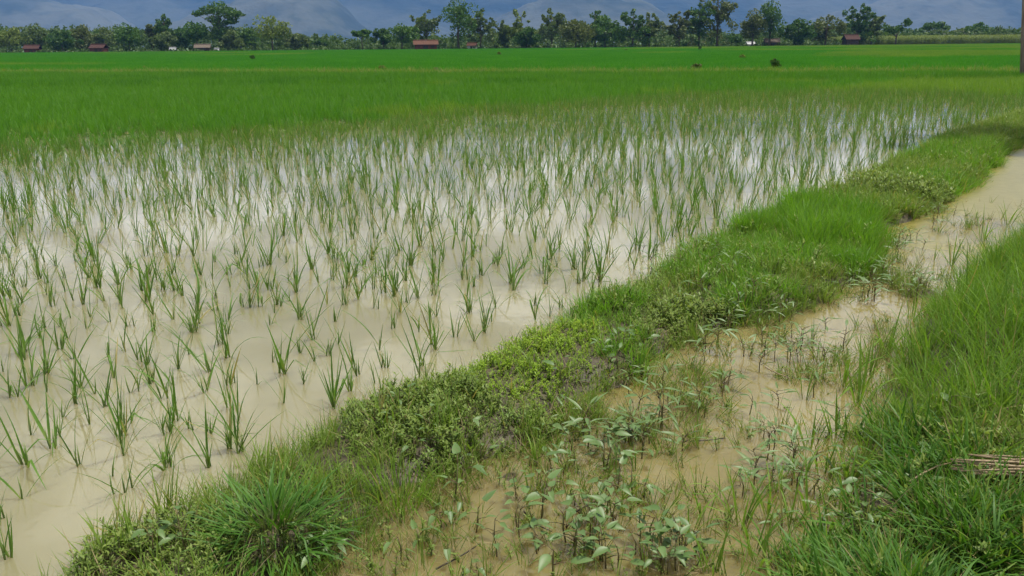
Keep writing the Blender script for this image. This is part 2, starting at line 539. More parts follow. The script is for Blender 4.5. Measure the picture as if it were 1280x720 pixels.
# water: the flooded field and the ditch are two sheets that meet inside the bund
ys = np.concatenate([np.arange(-3, 20, 0.25), np.arange(20, 60, 2.0)])
mid = (xl(ys) + xr(ys)) / 2
wl_rows, wr_rows = [], []
W1 = np.stack([np.stack([np.full_like(ys, -60), ys, np.zeros_like(ys)], -1), np.stack([mid, ys, np.zeros_like(ys)], -1)], 1)
yc = np.minimum(ys[:, None], bound(W1[:, :, 0]))
tag(obj("paddy_water", grid_mesh("paddy_water", W1[:, :, 0], yc, np.zeros_like(yc), MAT['paddy'])), kind="structure")
rb = np.maximum(xb(ys) + 1.2, mid + 0.6)
DX = np.stack([mid, rb], 1); DY = np.stack([ys, ys], 1)
keep = ys < 19
tag(obj("ditch_water", grid_mesh("ditch_water", DX[keep], DY[keep], np.full((keep.sum(), 2), -0.008), MAT['ditch'])), kind="structure")

# ------------------------------------------------------------------ mountains
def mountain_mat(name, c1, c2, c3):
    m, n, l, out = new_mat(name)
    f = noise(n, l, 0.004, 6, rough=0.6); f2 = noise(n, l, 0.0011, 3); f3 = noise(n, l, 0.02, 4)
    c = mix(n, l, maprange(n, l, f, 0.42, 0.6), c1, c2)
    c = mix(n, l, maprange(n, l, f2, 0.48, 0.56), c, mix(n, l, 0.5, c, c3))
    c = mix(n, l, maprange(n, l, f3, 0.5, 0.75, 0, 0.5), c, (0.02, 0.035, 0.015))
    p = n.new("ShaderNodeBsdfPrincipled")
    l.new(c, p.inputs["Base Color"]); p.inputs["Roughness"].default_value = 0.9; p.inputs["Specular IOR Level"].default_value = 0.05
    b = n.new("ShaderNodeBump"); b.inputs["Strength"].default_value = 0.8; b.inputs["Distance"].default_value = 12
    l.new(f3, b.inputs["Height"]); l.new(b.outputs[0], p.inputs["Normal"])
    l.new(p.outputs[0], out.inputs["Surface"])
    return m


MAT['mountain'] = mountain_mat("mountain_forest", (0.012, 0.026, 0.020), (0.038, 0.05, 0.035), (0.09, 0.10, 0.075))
mx = np.arange(-5600, 5601, 28.0); my = np.arange(2500, 6600, 28.0)
MX, MY = np.meshgrid(mx, my)


def mountain_h(x, y):
    warp = 300 * (fbm(x / 900, y / 900, 3, 21) - 0.5)
    rid = 1 - np.abs(2 * fbm((x + warp) / 620, (y + warp) / 1500, 5, 31) - 1)
    ramp = smooth(2900, 5200, y + 500 * (fbm(x / 1500, y / 2000, 2, 41) - 0.5))
    h = 470 * ramp * (0.45 + 0.75 * rid)
    gul = 1 - np.abs(2 * fbm((x + .5 * warp) / 170, y / 420, 4, 71) - 1)
    return h - 3 + ramp * (60 * (gul - .6) + 22 * (fbm(x / 140, y / 140, 4, 61) - 0.5))


MZ = mountain_h(MX, MY)
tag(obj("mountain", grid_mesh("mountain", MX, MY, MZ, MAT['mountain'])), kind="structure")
MZTOP = float(MZ.max())
# spurs in a paler colour in front of the dark range
MAT['spur'] = mountain_mat("pale_slope", (0.028, 0.042, 0.032), (0.075, 0.085, 0.062), (0.115, 0.12, 0.09))
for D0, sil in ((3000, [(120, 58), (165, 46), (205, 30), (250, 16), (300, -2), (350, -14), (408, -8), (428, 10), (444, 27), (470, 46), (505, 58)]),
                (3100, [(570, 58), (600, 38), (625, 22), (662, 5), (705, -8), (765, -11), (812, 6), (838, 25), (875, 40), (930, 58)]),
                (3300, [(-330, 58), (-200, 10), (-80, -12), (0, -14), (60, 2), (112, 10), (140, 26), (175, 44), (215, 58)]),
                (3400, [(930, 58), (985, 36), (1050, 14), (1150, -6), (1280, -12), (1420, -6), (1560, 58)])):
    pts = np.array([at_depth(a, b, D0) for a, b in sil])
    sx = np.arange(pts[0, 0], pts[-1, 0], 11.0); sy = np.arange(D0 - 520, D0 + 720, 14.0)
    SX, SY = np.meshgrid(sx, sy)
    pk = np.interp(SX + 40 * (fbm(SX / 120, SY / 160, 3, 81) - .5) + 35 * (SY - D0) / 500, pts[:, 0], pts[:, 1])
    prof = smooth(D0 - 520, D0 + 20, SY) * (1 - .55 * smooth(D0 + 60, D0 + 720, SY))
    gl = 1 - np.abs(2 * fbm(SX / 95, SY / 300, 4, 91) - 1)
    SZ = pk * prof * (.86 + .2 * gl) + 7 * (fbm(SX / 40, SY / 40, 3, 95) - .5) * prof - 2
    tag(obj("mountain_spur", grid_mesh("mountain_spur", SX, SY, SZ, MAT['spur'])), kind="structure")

# ------------------------------------------------------------------ air
def haze_box():
    x0, x1, y0, y1, z0, z1 = -7800, 7800, -2800, 8800, -1.4, MZTOP + 12
    V = [(x, y, z) for z in (z0, z1) for y in (y0, y1) for x in (x0, x1)]
    F = [(0, 2, 3, 1), (4, 5, 7, 6), (0, 1, 5, 4), (2, 6, 7, 3), (0, 4, 6, 2), (1, 3, 7, 5)]
    me = bpy.data.meshes.new("haze"); me.from_pydata(V, [], F)
    m, n, l, out = new_mat("haze_air")
    v = n.new("ShaderNodeVolumePrincipled")
    v.inputs["Color"].default_value = (0.20, 0.44, 1.0, 1)
    v.inputs["Density"].default_value = 1.4e-4
    v.inputs["Anisotropy"].default_value = 0.0
    l.new(v.outputs[0], out.inputs["Volume"])
    me.materials.append(m)
    tag(obj("haze", me), "thin blue daytime haze over the fields and hills", "haze", kind="stuff")


haze_box()

# ------------------------------------------------------------------ scattering (uncountable plants only)
def library(name, meshes):
    c = bpy.data.collections.new(name)
    for i, me in enumerate(meshes):
        c.objects.link(bpy.data.objects.new("%s_%02d" % (name, i), me))
    return c


def scatter(name, pts, lib, n_lib, scale=(0.8, 1.2), lean=0.15, label=None, cat=None, mat=None, scales=None):
    n = len(pts)
    me = bpy.data.meshes.new(name)
    me.vertices.add(n)
    me.vertices.foreach_set("co", np.asarray(pts, np.float32).ravel())
    rot = np.stack([rng.normal(0, lean, n), rng.normal(0, lean, n), rng.uniform(0, 6.283, n)], -1)
    a = me.attributes.new("rot", 'FLOAT_VECTOR', 'POINT'); a.data.foreach_set("vector", rot.astype(np.float32).ravel())
    s = rng.uniform(scale[0], scale[1], n) if scales is None else scales
    a = me.attributes.new("scl", 'FLOAT', 'POINT'); a.data.foreach_set("value", s.astype(np.float32))
    a = me.attributes.new("pick", 'INT', 'POINT'); a.data.foreach_set("value", rng.integers(0, n_lib, n).astype(np.int32))
    o = obj(name, me)
    if mat: me.materials.append(mat)
    ng = bpy.data.node_groups.new(name + "_scatter", 'GeometryNodeTree')
    ng.interface.new_socket("Geometry", in_out='INPUT', socket_type='NodeSocketGeometry')
    ng.interface.new_socket("Geometry", in_out='OUTPUT', socket_type='NodeSocketGeometry')
    N, L = ng.nodes, ng.links
    gi, go = N.new("NodeGroupInput"), N.new("NodeGroupOutput")
    ci = N.new("GeometryNodeCollectionInfo")
    ci.inputs["Collection"].default_value = lib
    ci.inputs["Separate Children"].default_value = True
    ci.inputs["Reset Children"].default_value = True
    ip = N.new("GeometryNodeInstanceOnPoints")
    ip.inputs["Pick Instance"].default_value = True

    def named(attr, typ):
        x = N.new("GeometryNodeInputNamedAttribute"); x.data_type = typ
        x.inputs["Name"].default_value = attr
        return [s for s in x.outputs if s.enabled and s.name == "Attribute"][0]
    er = N.new("FunctionNodeEulerToRotation")
    L.new(named("rot", 'FLOAT_VECTOR'), er.inputs[0])
    L.new(gi.outputs[0], ip.inputs["Points"])
    L.new(ci.outputs[0], ip.inputs["Instance"])
    L.new(named("pick", 'INT'), ip.inputs["Instance Index"])
    L.new(er.outputs[0], ip.inputs["Rotation"])
    L.new(named("scl", 'FLOAT'), ip.inputs["Scale"])
    L.new(ip.outputs[0], go.inputs[0])
    md = o.modifiers.new("scatter", 'NODES'); md.node_group = ng
    tag(o, label, cat, kind="stuff")
    return o


U = random.uniform


def clump_mesh(name, mat, nb, L, W, tilt, bend, spread, segs=3, fold=0.0):
    A = Acc()
    for _ in range(nb):
        a = U(0, 6.283); r = spread * math.sqrt(U(0, 1))
        v, f, t = blade(U(*L), U(*W), U(*tilt), U(*bend), segs, fold, twist=U(-.5, .5))
        A.add(turn(v, U(0, 6.283) if U(0, 1) < .5 else a, (r * math.cos(a), r * math.sin(a), -0.01)), f, t)
    return A.mesh(name, mat)


def sprig_mesh(name, mat, h, leaf_l, leaf_w, nl, creeping=0.0):
    """a small upright weed: thin stem with small oval leaves all along"""
    A = Acc()
    lean = U(0.1, 0.5) + creeping; az = U(0, 6.283)
    P = [np.array([0, 0, -0.01])]
    for i in range(4):
        a = lean * (0.4 + 0.3 * i)
        P.append(P[-1] + np.array([math.sin(a) * math.cos(az), math.sin(a) * math.sin(az), max(0.15, math.cos(a))]) * h / 4)
    v, f, t = tube(P, [0.0022, 0.002, 0.0018, 0.0014, 0.001], 3, 0, 0.15)
    A.add(v, f, t)
    P = np.array(P)
    for i in range(nl):
        s = 0.15 + 0.85 * i / (nl - 1)
        k = min(3, int(s * 4)); q = P[k] + (P[k + 1] - P[k]) * (s * 4 - k)
        l = leaf_l * U(0.7, 1.2)
        v, f, t = blade(l, leaf_w * U(0.8, 1.2), U(0.5, 1.4), U(0, 0.7), 2, 0, 2.5, 0.5)
        A.add(turn(v, i * 2.4 + U(-.4, .4), q), f, 0.5 + 0.5 * t)
    return A.mesh(name, mat)


# --- the bund: which plants grow where, by the nearest of these spots
SPOTS = [(60, 722, 'sprig'), (140, 690, 'sprig'), (215, 650, 'thin'), (250, 690, 'sprig'), (310, 600, 'thin'), (335, 660, 'sprig'), (400, 700, 'sprig'),
         (400, 570, 'thin'), (430, 600, 'short'), (480, 545, 'sprig'), (470, 620, 'thin'), (540, 510, 'sprig'), (560, 570, 'sprig'), (560, 620, 'thin'), (640, 545, 'sprig'),
         (600, 480, 'mat'), (650, 500, 'mat'), (680, 455, 'mat'), (720, 490, 'mat'), (740, 445, 'mat'), (760, 500, 'short'), (760, 400, 'lush'), (800, 450, 'lush'),
         (820, 375, 'short'), (850, 405, 'sprig'), (850, 440, 'sprig'), (890, 340, 'lush'), (930, 380, 'lush'), (900, 415, 'short'), (990, 330, 'lush'), (980, 385, 'lush'),
         (1040, 290, 'tall'), (1060, 330, 'tall'), (1000, 285, 'tall'), (1085, 300, 'tall'), (1030, 365, 'short'), (1075, 258, 'short'), (1110, 245, 'sprig'),
         (1130, 225, 'short'), (1170, 235, 'lush'), (1190, 205, 'lush'), (1220, 195, 'lush'), (1200, 180, 'short'), (1250, 165, 'short'), (1300, 160, 'short')]
SP = np.array([G(p[0], p[1]) for p in SPOTS])
KIND = np.array([p[2] for p in SPOTS])
DENS = 2000.0                                        # candidate plants per square metre of bund
_y = np.linspace(1.7, 22, 800); _w = xr(_y) - xl(_y) + 0.3
N_B = int(np.trapezoid(_w, _y) * DENS) if hasattr(np, "trapezoid") else int(np.trapz(_w, _y) * DENS)
by = rng.choice(_y, N_B, p=_w / _w.sum()) + rng.uniform(-.013, .013, N_B)
bx = xl(by) - 0.15 + rng.uniform(0, 1, N_B) * (xr(by) - xl(by) + 0.3)
jx, jy = bx + 0.35 * (fbm(bx * 4, by * 4, 2, 71) - .5), by + 0.35 * (fbm(bx * 4, by * 4, 2, 81) - .5)
inside = np.minimum(bx - xl(by), xr(by) - bx) * 0.72 + 0.24 * (fbm(bx * 4, by * 4, 3, 91) - .5)
ok = inside > 0.0
bx, by, jx, jy, inside = (a[ok] for a in (bx, by, jx, jy, inside))
near = np.argmin(((jx[:, None] - SP[:, 0]) ** 2 + (jy[:, None] - SP[:, 1]) ** 2) / (0.15 + 0.08 * SP[:, 1]), axis=1)
bkind = KIND[near]
stray = rng.uniform(0, 1, len(bx))
bkind = np.where((stray < .14) & (bkind != 'mat'), 'thin', np.where(stray > .84, 'short', np.where((stray > .76) & (bkind != 'mat'), 'sprig', bkind)))
bz = height(bx, by)
print("bund candidates", len(bx))

LIB = {
    'sprig': library("sprig_source", [sprig_mesh("sprig", MAT['sprig'], U(.05, .12), .021, .0095, 14) for _ in range(8)]),
    'mat': library("mat_source", [sprig_mesh("mat_sprig", MAT['mat'], U(.05, .09), .016, .009, 14, .2) for _ in range(8)]),
    'lush': library("lush_source", [clump_mesh("lush_clump", MAT['lush'], 14, (.07, .18), (.004, .0075), (.1, .9), (.1, 1.2), .04) for _ in range(8)]),
    'tall': library("tall_source", [clump_mesh("tall_clump", MAT['lush'], 15, (.13, .29), (.004, .007), (.05, .5), (.1, 1.1), .045) for _ in range(8)]),
    'short': library("short_source", [clump_mesh("short_clump", MAT['short'], 14, (.05, .13), (.004, .0075), (.2, 1.0), (.1, 1.2), .045) for _ in range(8)]),
    'thin': library("thin_source", [clump_mesh("thin_clump", MAT['short'], 9, (.10, .24), (.003, .006), (.05, .5), (.1, .9), .03) for _ in range(8)]),
    'bank': library("bank_source", [clump_mesh("bank_clump", MAT['bank'], 14, (.16, .40), (.004, .008), (.05, .5), (.1, 1.1), .05, 4) for _ in range(10)]),
    'bank_low': library("bank_low_source", [clump_mesh("bank_low_clump", MAT['short'] if i % 4 else MAT['bank'], 9, (.06, .22), (.005, .011), (.3, 1.2), (.1, 1.2), .06, 4) for i in range(10)]),
    'bank_dark': library("bank_dark_source", [clump_mesh("bank_dark_clump", MAT['dark_tuft'], 7, (.10, .26), (.007, .013), (.2, .9), (.3, 1.4), .05, 4) for i in range(6)]),
    'dead': library("dead_source", [clump_mesh("dead_clump", MAT['dead'], 6, (.08, .2), (.002, .004), (.5, 1.4), (0, .5), .04) for _ in range(5)]),
}


def bund_scatter(kind, dens, name, label, cat, scale):
    m = (bkind == kind)
    lump = fbm(bx * 7, by * 7, 2, 123)
    m &= rng.uniform(0, 1, len(bx)) < dens / DENS
    far = np.clip(.42 + by * .1, .62, 1.4) if kind in ('sprig', 'mat') else np.clip(by / 6.0, 1, 1.5)
    pts = np.stack([bx, by, bz], -1)[m]
    scatter(name, pts, LIB[kind], 8, label=label, cat=cat, scales=rng.uniform(*scale, m.sum()) * far[m] * (.35 + 1.3 * lump[m]))
    print(name, m.sum())



bund_scatter('sprig', 2000, "small_leaved_weed_cover", "olive small-leaved weeds matted over the bund", "weeds", (.9, 1.4))
bund_scatter('mat', 2000, "creeping_weed_cover", "bright yellow-green creeping weeds matted on the bund", "weeds", (.6, 1.05))
bund_scatter('lush', 800, "bund_grass", "soft green grass covering the middle of the bund", "grass", (.5, 1.0))
bund_scatter('tall', 700, "tall_bund_grass", "taller bright green grass standing on the bund", "grass", (.5, .95))
bund_scatter('short', 800, "short_bund_grass", "short yellowish grass on the bund", "grass", (.6, 1.15))
bund_scatter('thin', 650, "wispy_bund_grass", "thin wispy grass at the paddy edge of the bund", "grass", (.5, 1.0))

# --- the far bank of the ditch
def bank_points(n, y0, y1, reach, lo=-0.1):
    y = y0 + (y1 - y0) * rng.uniform(0, 1, n)
    x = xb(y) + lo + rng.uniform(0, 1, n) * reach
    return x, y


x, y = bank_points(11000, 1.9, 14.5, 3.4)
split_y = G(1180, 575)[1]
lowzone = (y + 0.35 * (fbm(x * 3, y * 3, 2, 17) - .5)) < split_y
inb = (x - xb(y)) + 0.2 * (fbm(x * 4, y * 4, 2, 27) - .5)
hz = height(x, y)
lump = fbm(x * 5, y * 5, 3, 223)
m = ~lowzone & (inb > -0.03) & (rng.uniform(0, 1, len(x)) < smooth(-0.1, 0.12, inb))
scatter("bank_grass", np.stack([x, y, hz], -1)[m], LIB['bank'], 10, label="tall dense bright green grass along the ditch bank", cat="grass",
        scales=rng.uniform(.6, 1.05, m.sum()) * (0.7 + 0.3 * smooth(0, .3, inb[m])) * (.5 + 1.0 * lump[m]), lean=.26)
m = lowzone & (inb > -0.05)
x2, y2 = bank_points(4200, 1.6, split_y + .3, 1.7)
hz2 = height(x2, y2)
px_, py_, pz_ = np.concatenate([x[m], x2]), np.concatenate([y[m], y2]), np.concatenate([hz[m], hz2])
kp = (fbm(px_ * 4.5, py_ * 4.5, 2, 723) + rng.normal(0, .05, len(px_)) > .40) & (pz_ > -.05)
px_, py_, pz_ = px_[kp], py_[kp], pz_[kp]
scatter("low_bank_grass", np.stack([px_, py_, pz_], -1), LIB['bank_low'], 10, label="low sprawling mixed grass at the foot of the ditch bank", cat="grass", lean=.35, scales=rng.uniform(.45, 1.05, len(px_)) * (.6 + .7 * fbm(px_ * 6, py_ * 6, 2, 323)))
k = fbm(px_ * 3.5, py_ * 3.5, 2, 423) + rng.normal(0, .06, len(px_)) > .46
scatter("bank_small_leaved_weed", np.stack([px_, py_, pz_], -1)[k], LIB['sprig'], 8, (.9, 1.7), label="small-leaved weeds in patches through the low bank grass", cat="weeds", lean=.3)
k = fbm(px_ * 2.5, py_ * 2.5, 2, 523) + rng.normal(0, .08, len(px_)) > .66
scatter("broad_bladed_bank_grass", np.stack([px_, py_, pz_], -1)[k], LIB['bank_dark'], 6, (.7, 1.2), label="darker broad-bladed grass clumped through the bank grass", cat="grass", lean=.3)
k = rng.uniform(0, 1, len(px_)) < .20 + .5 * smooth(.5, .65, fbm(px_ * 2, py_ * 2, 2, 623))
scatter("dead_grass", np.stack([px_, py_, pz_], -1)[k], LIB['dead'], 5, (.7, 1.3), label="pale dead grass blades strewn through the low bank grass", cat="grass", lean=.4)
k = (rng.uniform(0, 1, len(bx)) < .05) & (inside < .25)
scatter("dead_bund_grass", np.stack([bx, by, bz], -1)[k], LIB['dead'], 5, (.6, 1.2), label="pale dead grass blades strewn along the bund", cat="grass", lean=.4)

# ragged grass, weeds and litter in the silted margins of the ditch
n = 9000
y = rng.uniform(1.7, 9, n); x = xr(y) - .1 + rng.uniform(0, 1, n) ** 1.4 * np.maximum(xb(y) - xr(y) + .2, .1)
hz = height(x, y)
gate = fbm(x * 3.2, y * 3.2, 3, 823) + rng.normal(0, .05, n) + 1.6 * np.clip(hz + .03, -.1, .06) + .12 * smooth(6, 3, y) - .10 * smooth(4.8, 7, y)
for kind, nl_, lo, frac, nm, lb, ct in (('thin', 8, .50, .30, "ditch_grass", "straggling thin grass in the silted margins of the ditch", "grass"),
                                        ('sprig', 8, .52, .42, "ditch_weed_cover", "small-leaved weeds rooted on the ditch mud", "weeds"),
                                        ('dead', 5, .46, .30, "ditch_litter", "dead stems and litter lying in the ditch margins", "litter")):
    k = (gate > lo) & (rng.uniform(0, 1, n) < frac) & (x < xb(y) + .05)
    scatter(nm, np.stack([x, y, np.maximum(hz, -.01)], -1)[k], LIB[kind], nl_, (.45, .95), .35, lb, ct)

# ------------------------------------------------------------------ rice
LEAF = []
for i in range(28):
    style = i % 7
    if style < 4: tl, bd = U(.02, .30), U(.05, .35)
    elif style < 6: tl, bd = U(.15, .45), U(.4, 1.0)
    else: tl, bd = U(.2, .4), U(1.2, 1.9)
    A = Acc(); A.add(*blade(U(.8, 1.1), U(.024, .036), tl, bd, 6, .22, 2.2, .3, U(-.8, .8)))
    if i % 9 == 4:                                   # a blade snapped over
        v = A.v[0]; z0 = v[9, 2]; hi = v[:, 2] > z0 + .02; dz = v[hi, 2] - z0; v[hi, 0] += dz * .75; v[hi, 2] = z0 - dz * .35
    LEAF.append(A.mesh("rice_leaf_%02d" % i, MAT['rice']))
STEM = []
for i in range(5):
    A = Acc()
    for k in range(1):
        v, f, t = tube([(0, 0, -.06), (U(-.004, .004), 0, .04), (U(-.006, .006), U(-.006, .006), U(.08, .11))], [.0042, .0036, .0006], 5)
        A.add(v, f, t)
    STEM.append(A.mesh("rice_stem_%d" % i, MAT['rice_stem']))

TP = np.array([G(*p) for p in [(-120, 205), (0, 190), (200, 181), (430, 163), (640, 139), (850, 123), (1050, 117), (1200, 120), (1280, 126), (1400, 130)]])
trans_y = lambda x: np.interp(x, TP[:, 0], TP[:, 1])
RD = R(-9)                                          # the rows run a little off the line of sight
sp = 0.205
ii, jj = np.meshgrid(np.arange(-200, 200), np.arange(-20, 220))
gx_, gy_ = ii.ravel() * sp, jj.ravel() * sp * 0.92
pxr = gx_ * math.cos(RD) - gy_ * math.sin(RD) - 0.1; pyr = gx_ * math.sin(RD) + gy_ * math.cos(RD)
pxr = pxr + rng.normal(0, .045, len(pxr)) + .12 * (fbm(gx_ * .5, gy_ * .3, 2, 8) - .5); pyr = pyr + rng.normal(0, .06, len(pyr))
m = (pyr > 1.75) & (np.abs(pxr) < 0.68 * pyr + 0.9) & (pyr < trans_y(pxr) + 1.5 * (fbm(pxr * .6, pyr * .6, 2, 5) - .5) + .3) & (pxr < xl(pyr) - 0.10)
gap = fbm(pxr * 1.1, pyr * 1.1, 3, 15)
m &= rng.uniform(0, 1, len(pxr)) > 0.06 + 0.5 * smooth(.56, .70, gap)
pxr, pyr = pxr[m], pyr[m]


def in_view(x, y, z=0.1):
    P = np.stack([x, y, np.full_like(x, z - CAM_H)], -1) @ CR
    u = 640 + FPX * P[:, 0] / -P[:, 2]; v = 360 - FPX * P[:, 1] / -P[:, 2]
    return (u > -15) & (u < 1295) & (v < 760) & (P[:, 2] < 0)


vis = in_view(pxr, pyr)
order = np.argsort(pyr + 1e6 * ~vis)
NEAR = order[:300]
rest = np.ones(len(pxr), bool); rest[NEAR] = False
print("rice plants", len(pxr), "visible", vis.sum(), "near limit", pyr[NEAR].max())


WORD = {2: "two", 3: "three", 4: "four", 5: "five", 6: "six", 7: "seven", 8: "eight", 9: "nine", 10: "ten", 11: "eleven", 12: "twelve"}


def rice_plant(x, y, where):
    root = empty("rice_plant", (x, y, 0), U(0, 6.283))
    nl = random.choice((2, 3, 4, 5, 5, 6, 6, 7, 8, 10, 12))
    size = U(.19, .375) * (1.15 if U(0, 1) < .15 else 1)
    nst = 1 if nl < 5 else (2 if nl < 8 else 3)
    offs = [(U(-.022, .022), U(-.022, .022)) for _ in range(nst)]
    for ox, oy in offs:
        obj("stem", random.choice(STEM), root, (ox, oy, 0), (U(-.15, .15), U(-.15, .15), U(0, 6)))
    drooping = U(0, 1) < .45
    pool = LEAF if drooping else [m for i, m in enumerate(LEAF) if i % 7 < 5]
    for k in range(nl):
        ox, oy = offs[k % nst]
        s = size * U(.5, 1.1)
        me = random.choice(pool) if not (drooping and k == 0) else LEAF[6 + 7 * random.randrange(4)]
        obj("leaf", me, root, (ox, oy, -.02 + (U(.0, .05) if k % 2 else 0)), (U(-.25, .25), U(-.15, .4), U(0, 6.283)), (s, s * U(.85, 1.35), s))
    look = "Short" if size < .25 else ("Tall" if size > .36 else "Mid-sized")
    tag(root, "%s rice plant of %s blades, %s, %s" % (look.lower(), WORD[nl], "some bent over" if drooping else "all fairly upright", where), "rice plant", "young rice plants standing in the flooded field")


for i in NEAR:
    d = xl(pyr[i]) - pxr[i]
    rice_plant(pxr[i], pyr[i], "in water right beside the bund" if d < .45 else ("a step away from the bund" if d < 1.1 else "in open muddy water"))


def rice_clump(n, W, L=(.13, .34)):
    A = Acc()
    for _ in range(n):
        r = U(0, .02); a = U(0, 6.283)
        bend = U(.05, .4) if U(0, 1) < .72 else U(.6, 1.6)
        v, f, t = blade(U(*L), U(*W), U(.03, .5), bend, 4, 0, 2.6, .3, U(-.8, .8))
        A.add(turn(v, U(0, 6.283), (r * math.cos(a), r * math.sin(a), -.02)), f, t)
    return A


rice_lib = library("rice_source", [rice_clump(random.choice((3, 5, 6, 8, 10, 13)), (.0052, .010)).mesh("rice_clump", MAT['rice']) for _ in range(16)])
# more plants come in between the rows towards the dense crop
xe = rng.uniform(-18, 20, 52000); ye = rng.uniform(8, 30, 52000)
back = trans_y(xe) - ye
pe = np.exp(-np.maximum(back, 0) / (1.7 + 2.3 * smooth(-5, 2, xe)))
ke = (back > -.6) & (xe < xl(ye) - .1) & (np.abs(xe) < .68 * ye + 1) & (rng.uniform(0, 1, 52000) < pe * .8) & (fbm(xe * 1.3, ye * .8, 3, 33) > .40)
P = np.concatenate([np.stack([pxr[rest], pyr[rest], np.zeros(rest.sum())], -1), np.stack([xe[ke], ye[ke], np.zeros(ke.sum())], -1)])
scatter("rice_rows", P, rice_lib, 16, (.8, 1.3), .13, "rows of young rice standing in the flooded field farther out", "rice")

# dense crop beyond the flooded patch
crop_libs = {}
for nm, mt in (("crop", 'crop'), ("crop_yellow", 'crop_yellow')):
    crop_libs[nm] = library(nm + "_source", [clump_mesh(nm + "_clump", MAT[mt], 13, (.14, .38), (.007, .013), (.05, .55), (.1, .9), .045) for _ in range(10)])


def patch(name, mat, size, n, L, W):
    A = Acc()
    for _ in range(n):
        cx, cy = U(-size / 2, size / 2), U(-size / 2, size / 2)
        k = U(.7, 1.15)
        for _ in range(9):
            v, f, t = blade(U(*L) * k, U(*W), U(.05, .5), U(.1, .8), 2)
            A.add(turn(v, U(0, 6.283), (cx + U(-.06, .06), cy + U(-.06, .06), -.02)), f, t)
    return A.mesh(name, mat)


patch_libs = {k: library(k + "_patch_source", [patch(k + "_patch", MAT[k], 2.1, 190, (.24, .46), (.012, .020)) for _ in range(3)]) for k in ('crop', 'crop_deep', 'crop_yellow')}
n = 62000
x = rng.uniform(-26, 26, n); y = rng.uniform(11, 37, n)
wob = 2.4 * (fbm(x * .6, y * .6, 3, 5) - .5) + rng.normal(0, .35, n)
yellow = (fbm(x * .35, y * .35, 3, 77) + .30 * smooth(4, 16, x) + .25 * np.exp(-np.maximum(y - trans_y(x), 0) / 1.5)) > .70
m = (y > trans_y(x) + wob) & (np.abs(x) < .66 * y + 1) & (x < xl(y) - .1)
fr = smooth(-.3, 3.0, y - trans_y(x) - wob)
m &= rng.uniform(0, 1, n) < .35 + .65 * fr
for flag, nm, lb in ((False, "crop", "dense green young rice covering the field behind the flooded patch"), (True, "crop_yellow", "paler yellow-green rice patches in the field behind the flooded patch")):
    q = m & (yellow == flag)
    scatter("dense_rice" if not flag else "pale_rice", np.stack([x, y, np.full(n, 0.0)], -1)[q], crop_libs[nm], 10, lean=.08, label=lb, cat="rice", scales=rng.uniform(.7, 1.2, q.sum()) * (.65 + .35 * fr[q]) * (.75 + .5 * fbm(x * 1.4, y * 1.4, 3, 913)[q]))
# squares of crop farther off
pxg, pyg = np.meshgrid(np.arange(-190, 190, 2.0), np.arange(30, 262, 2.0))
pxg = pxg.ravel() + rng.normal(0, .2, pxg.size); pyg = pyg.ravel() + rng.normal(0, .2, pyg.size)
far_edge = np.interp(pxg, [-180, -80, 0, 70, 150], [262, 246, 232, 236, 252])
m = (np.abs(pxg) < .66 * pyg + 3) & (pyg < far_edge)
dl = pyg - bound(pxg)
yel = fbm(pxg * .05, pyg * .05, 3, 66)
for k, q, lb, nm in (('crop', m & (dl < -1) & (pyg > 35.5), "dense green rice in front of the low field bund", "field_rice"),
                     ('crop_deep', m & (dl > 1) & ~((yel + .25 * smooth(10, 60, pxg)) > .68), "deep green rice in the field beyond the low field bund", "deep_green_rice"),
                     ('crop_yellow', m & (dl > 1) & ((yel + .25 * smooth(10, 60, pxg)) > .68), "yellowish rice in the field towards the maize", "yellow_rice")):
    scatter(nm, np.stack([pxg, pyg, np.full(len(pxg), .03)], -1)[q], patch_libs[k], 3, (.95, 1.05), .0, lb, "rice")
# weeds on the low field bund
t = rng.uniform(-38, 36, 6000)
scatter("field_bund_weeds", np.stack([t, bound(t) + rng.normal(0, .4, 6000), np.full(6000, .08)], -1), library("bund_weed_source", [clump_mesh("bund_weed", MAT['short'], 12, (.15, .4), (.01, .02), (.1, .8), (.1, 1), .1) for _ in range(6)]), 6, (.6, 1.5), .3, "rough yellowish weeds along the low field bund", "weeds")

# ------------------------------------------------------------------ trees, bushes, maize
def cards(pos, size, up_bias=0.25):
    n = len(pos)
    a = rng.normal(size=(n, 3)); a /= np.linalg.norm(a, axis=1, keepdims=True)
    nn = rng.normal(size=(n, 3)) + np.array([0, 0, up_bias * 2]); nn /= np.linalg.norm(nn, axis=1, keepdims=True)
    u = np.cross(nn, a); u /= np.linalg.norm(u, axis=1, keepdims=True) + 1e-9
    v = np.cross(nn, u)
    s = size * rng.uniform(.6, 1.3, (n, 1))
    V = np.stack([pos - u * s * .5 - v * s * .32, pos + u * s * .5 - v * s * .32, pos + u * s * .42 + v * s * .36, pos - u * s * .42 + v * s * .36], 1).reshape(-1, 3)
    F = np.arange(4 * n).reshape(n, 4)
    return V, F


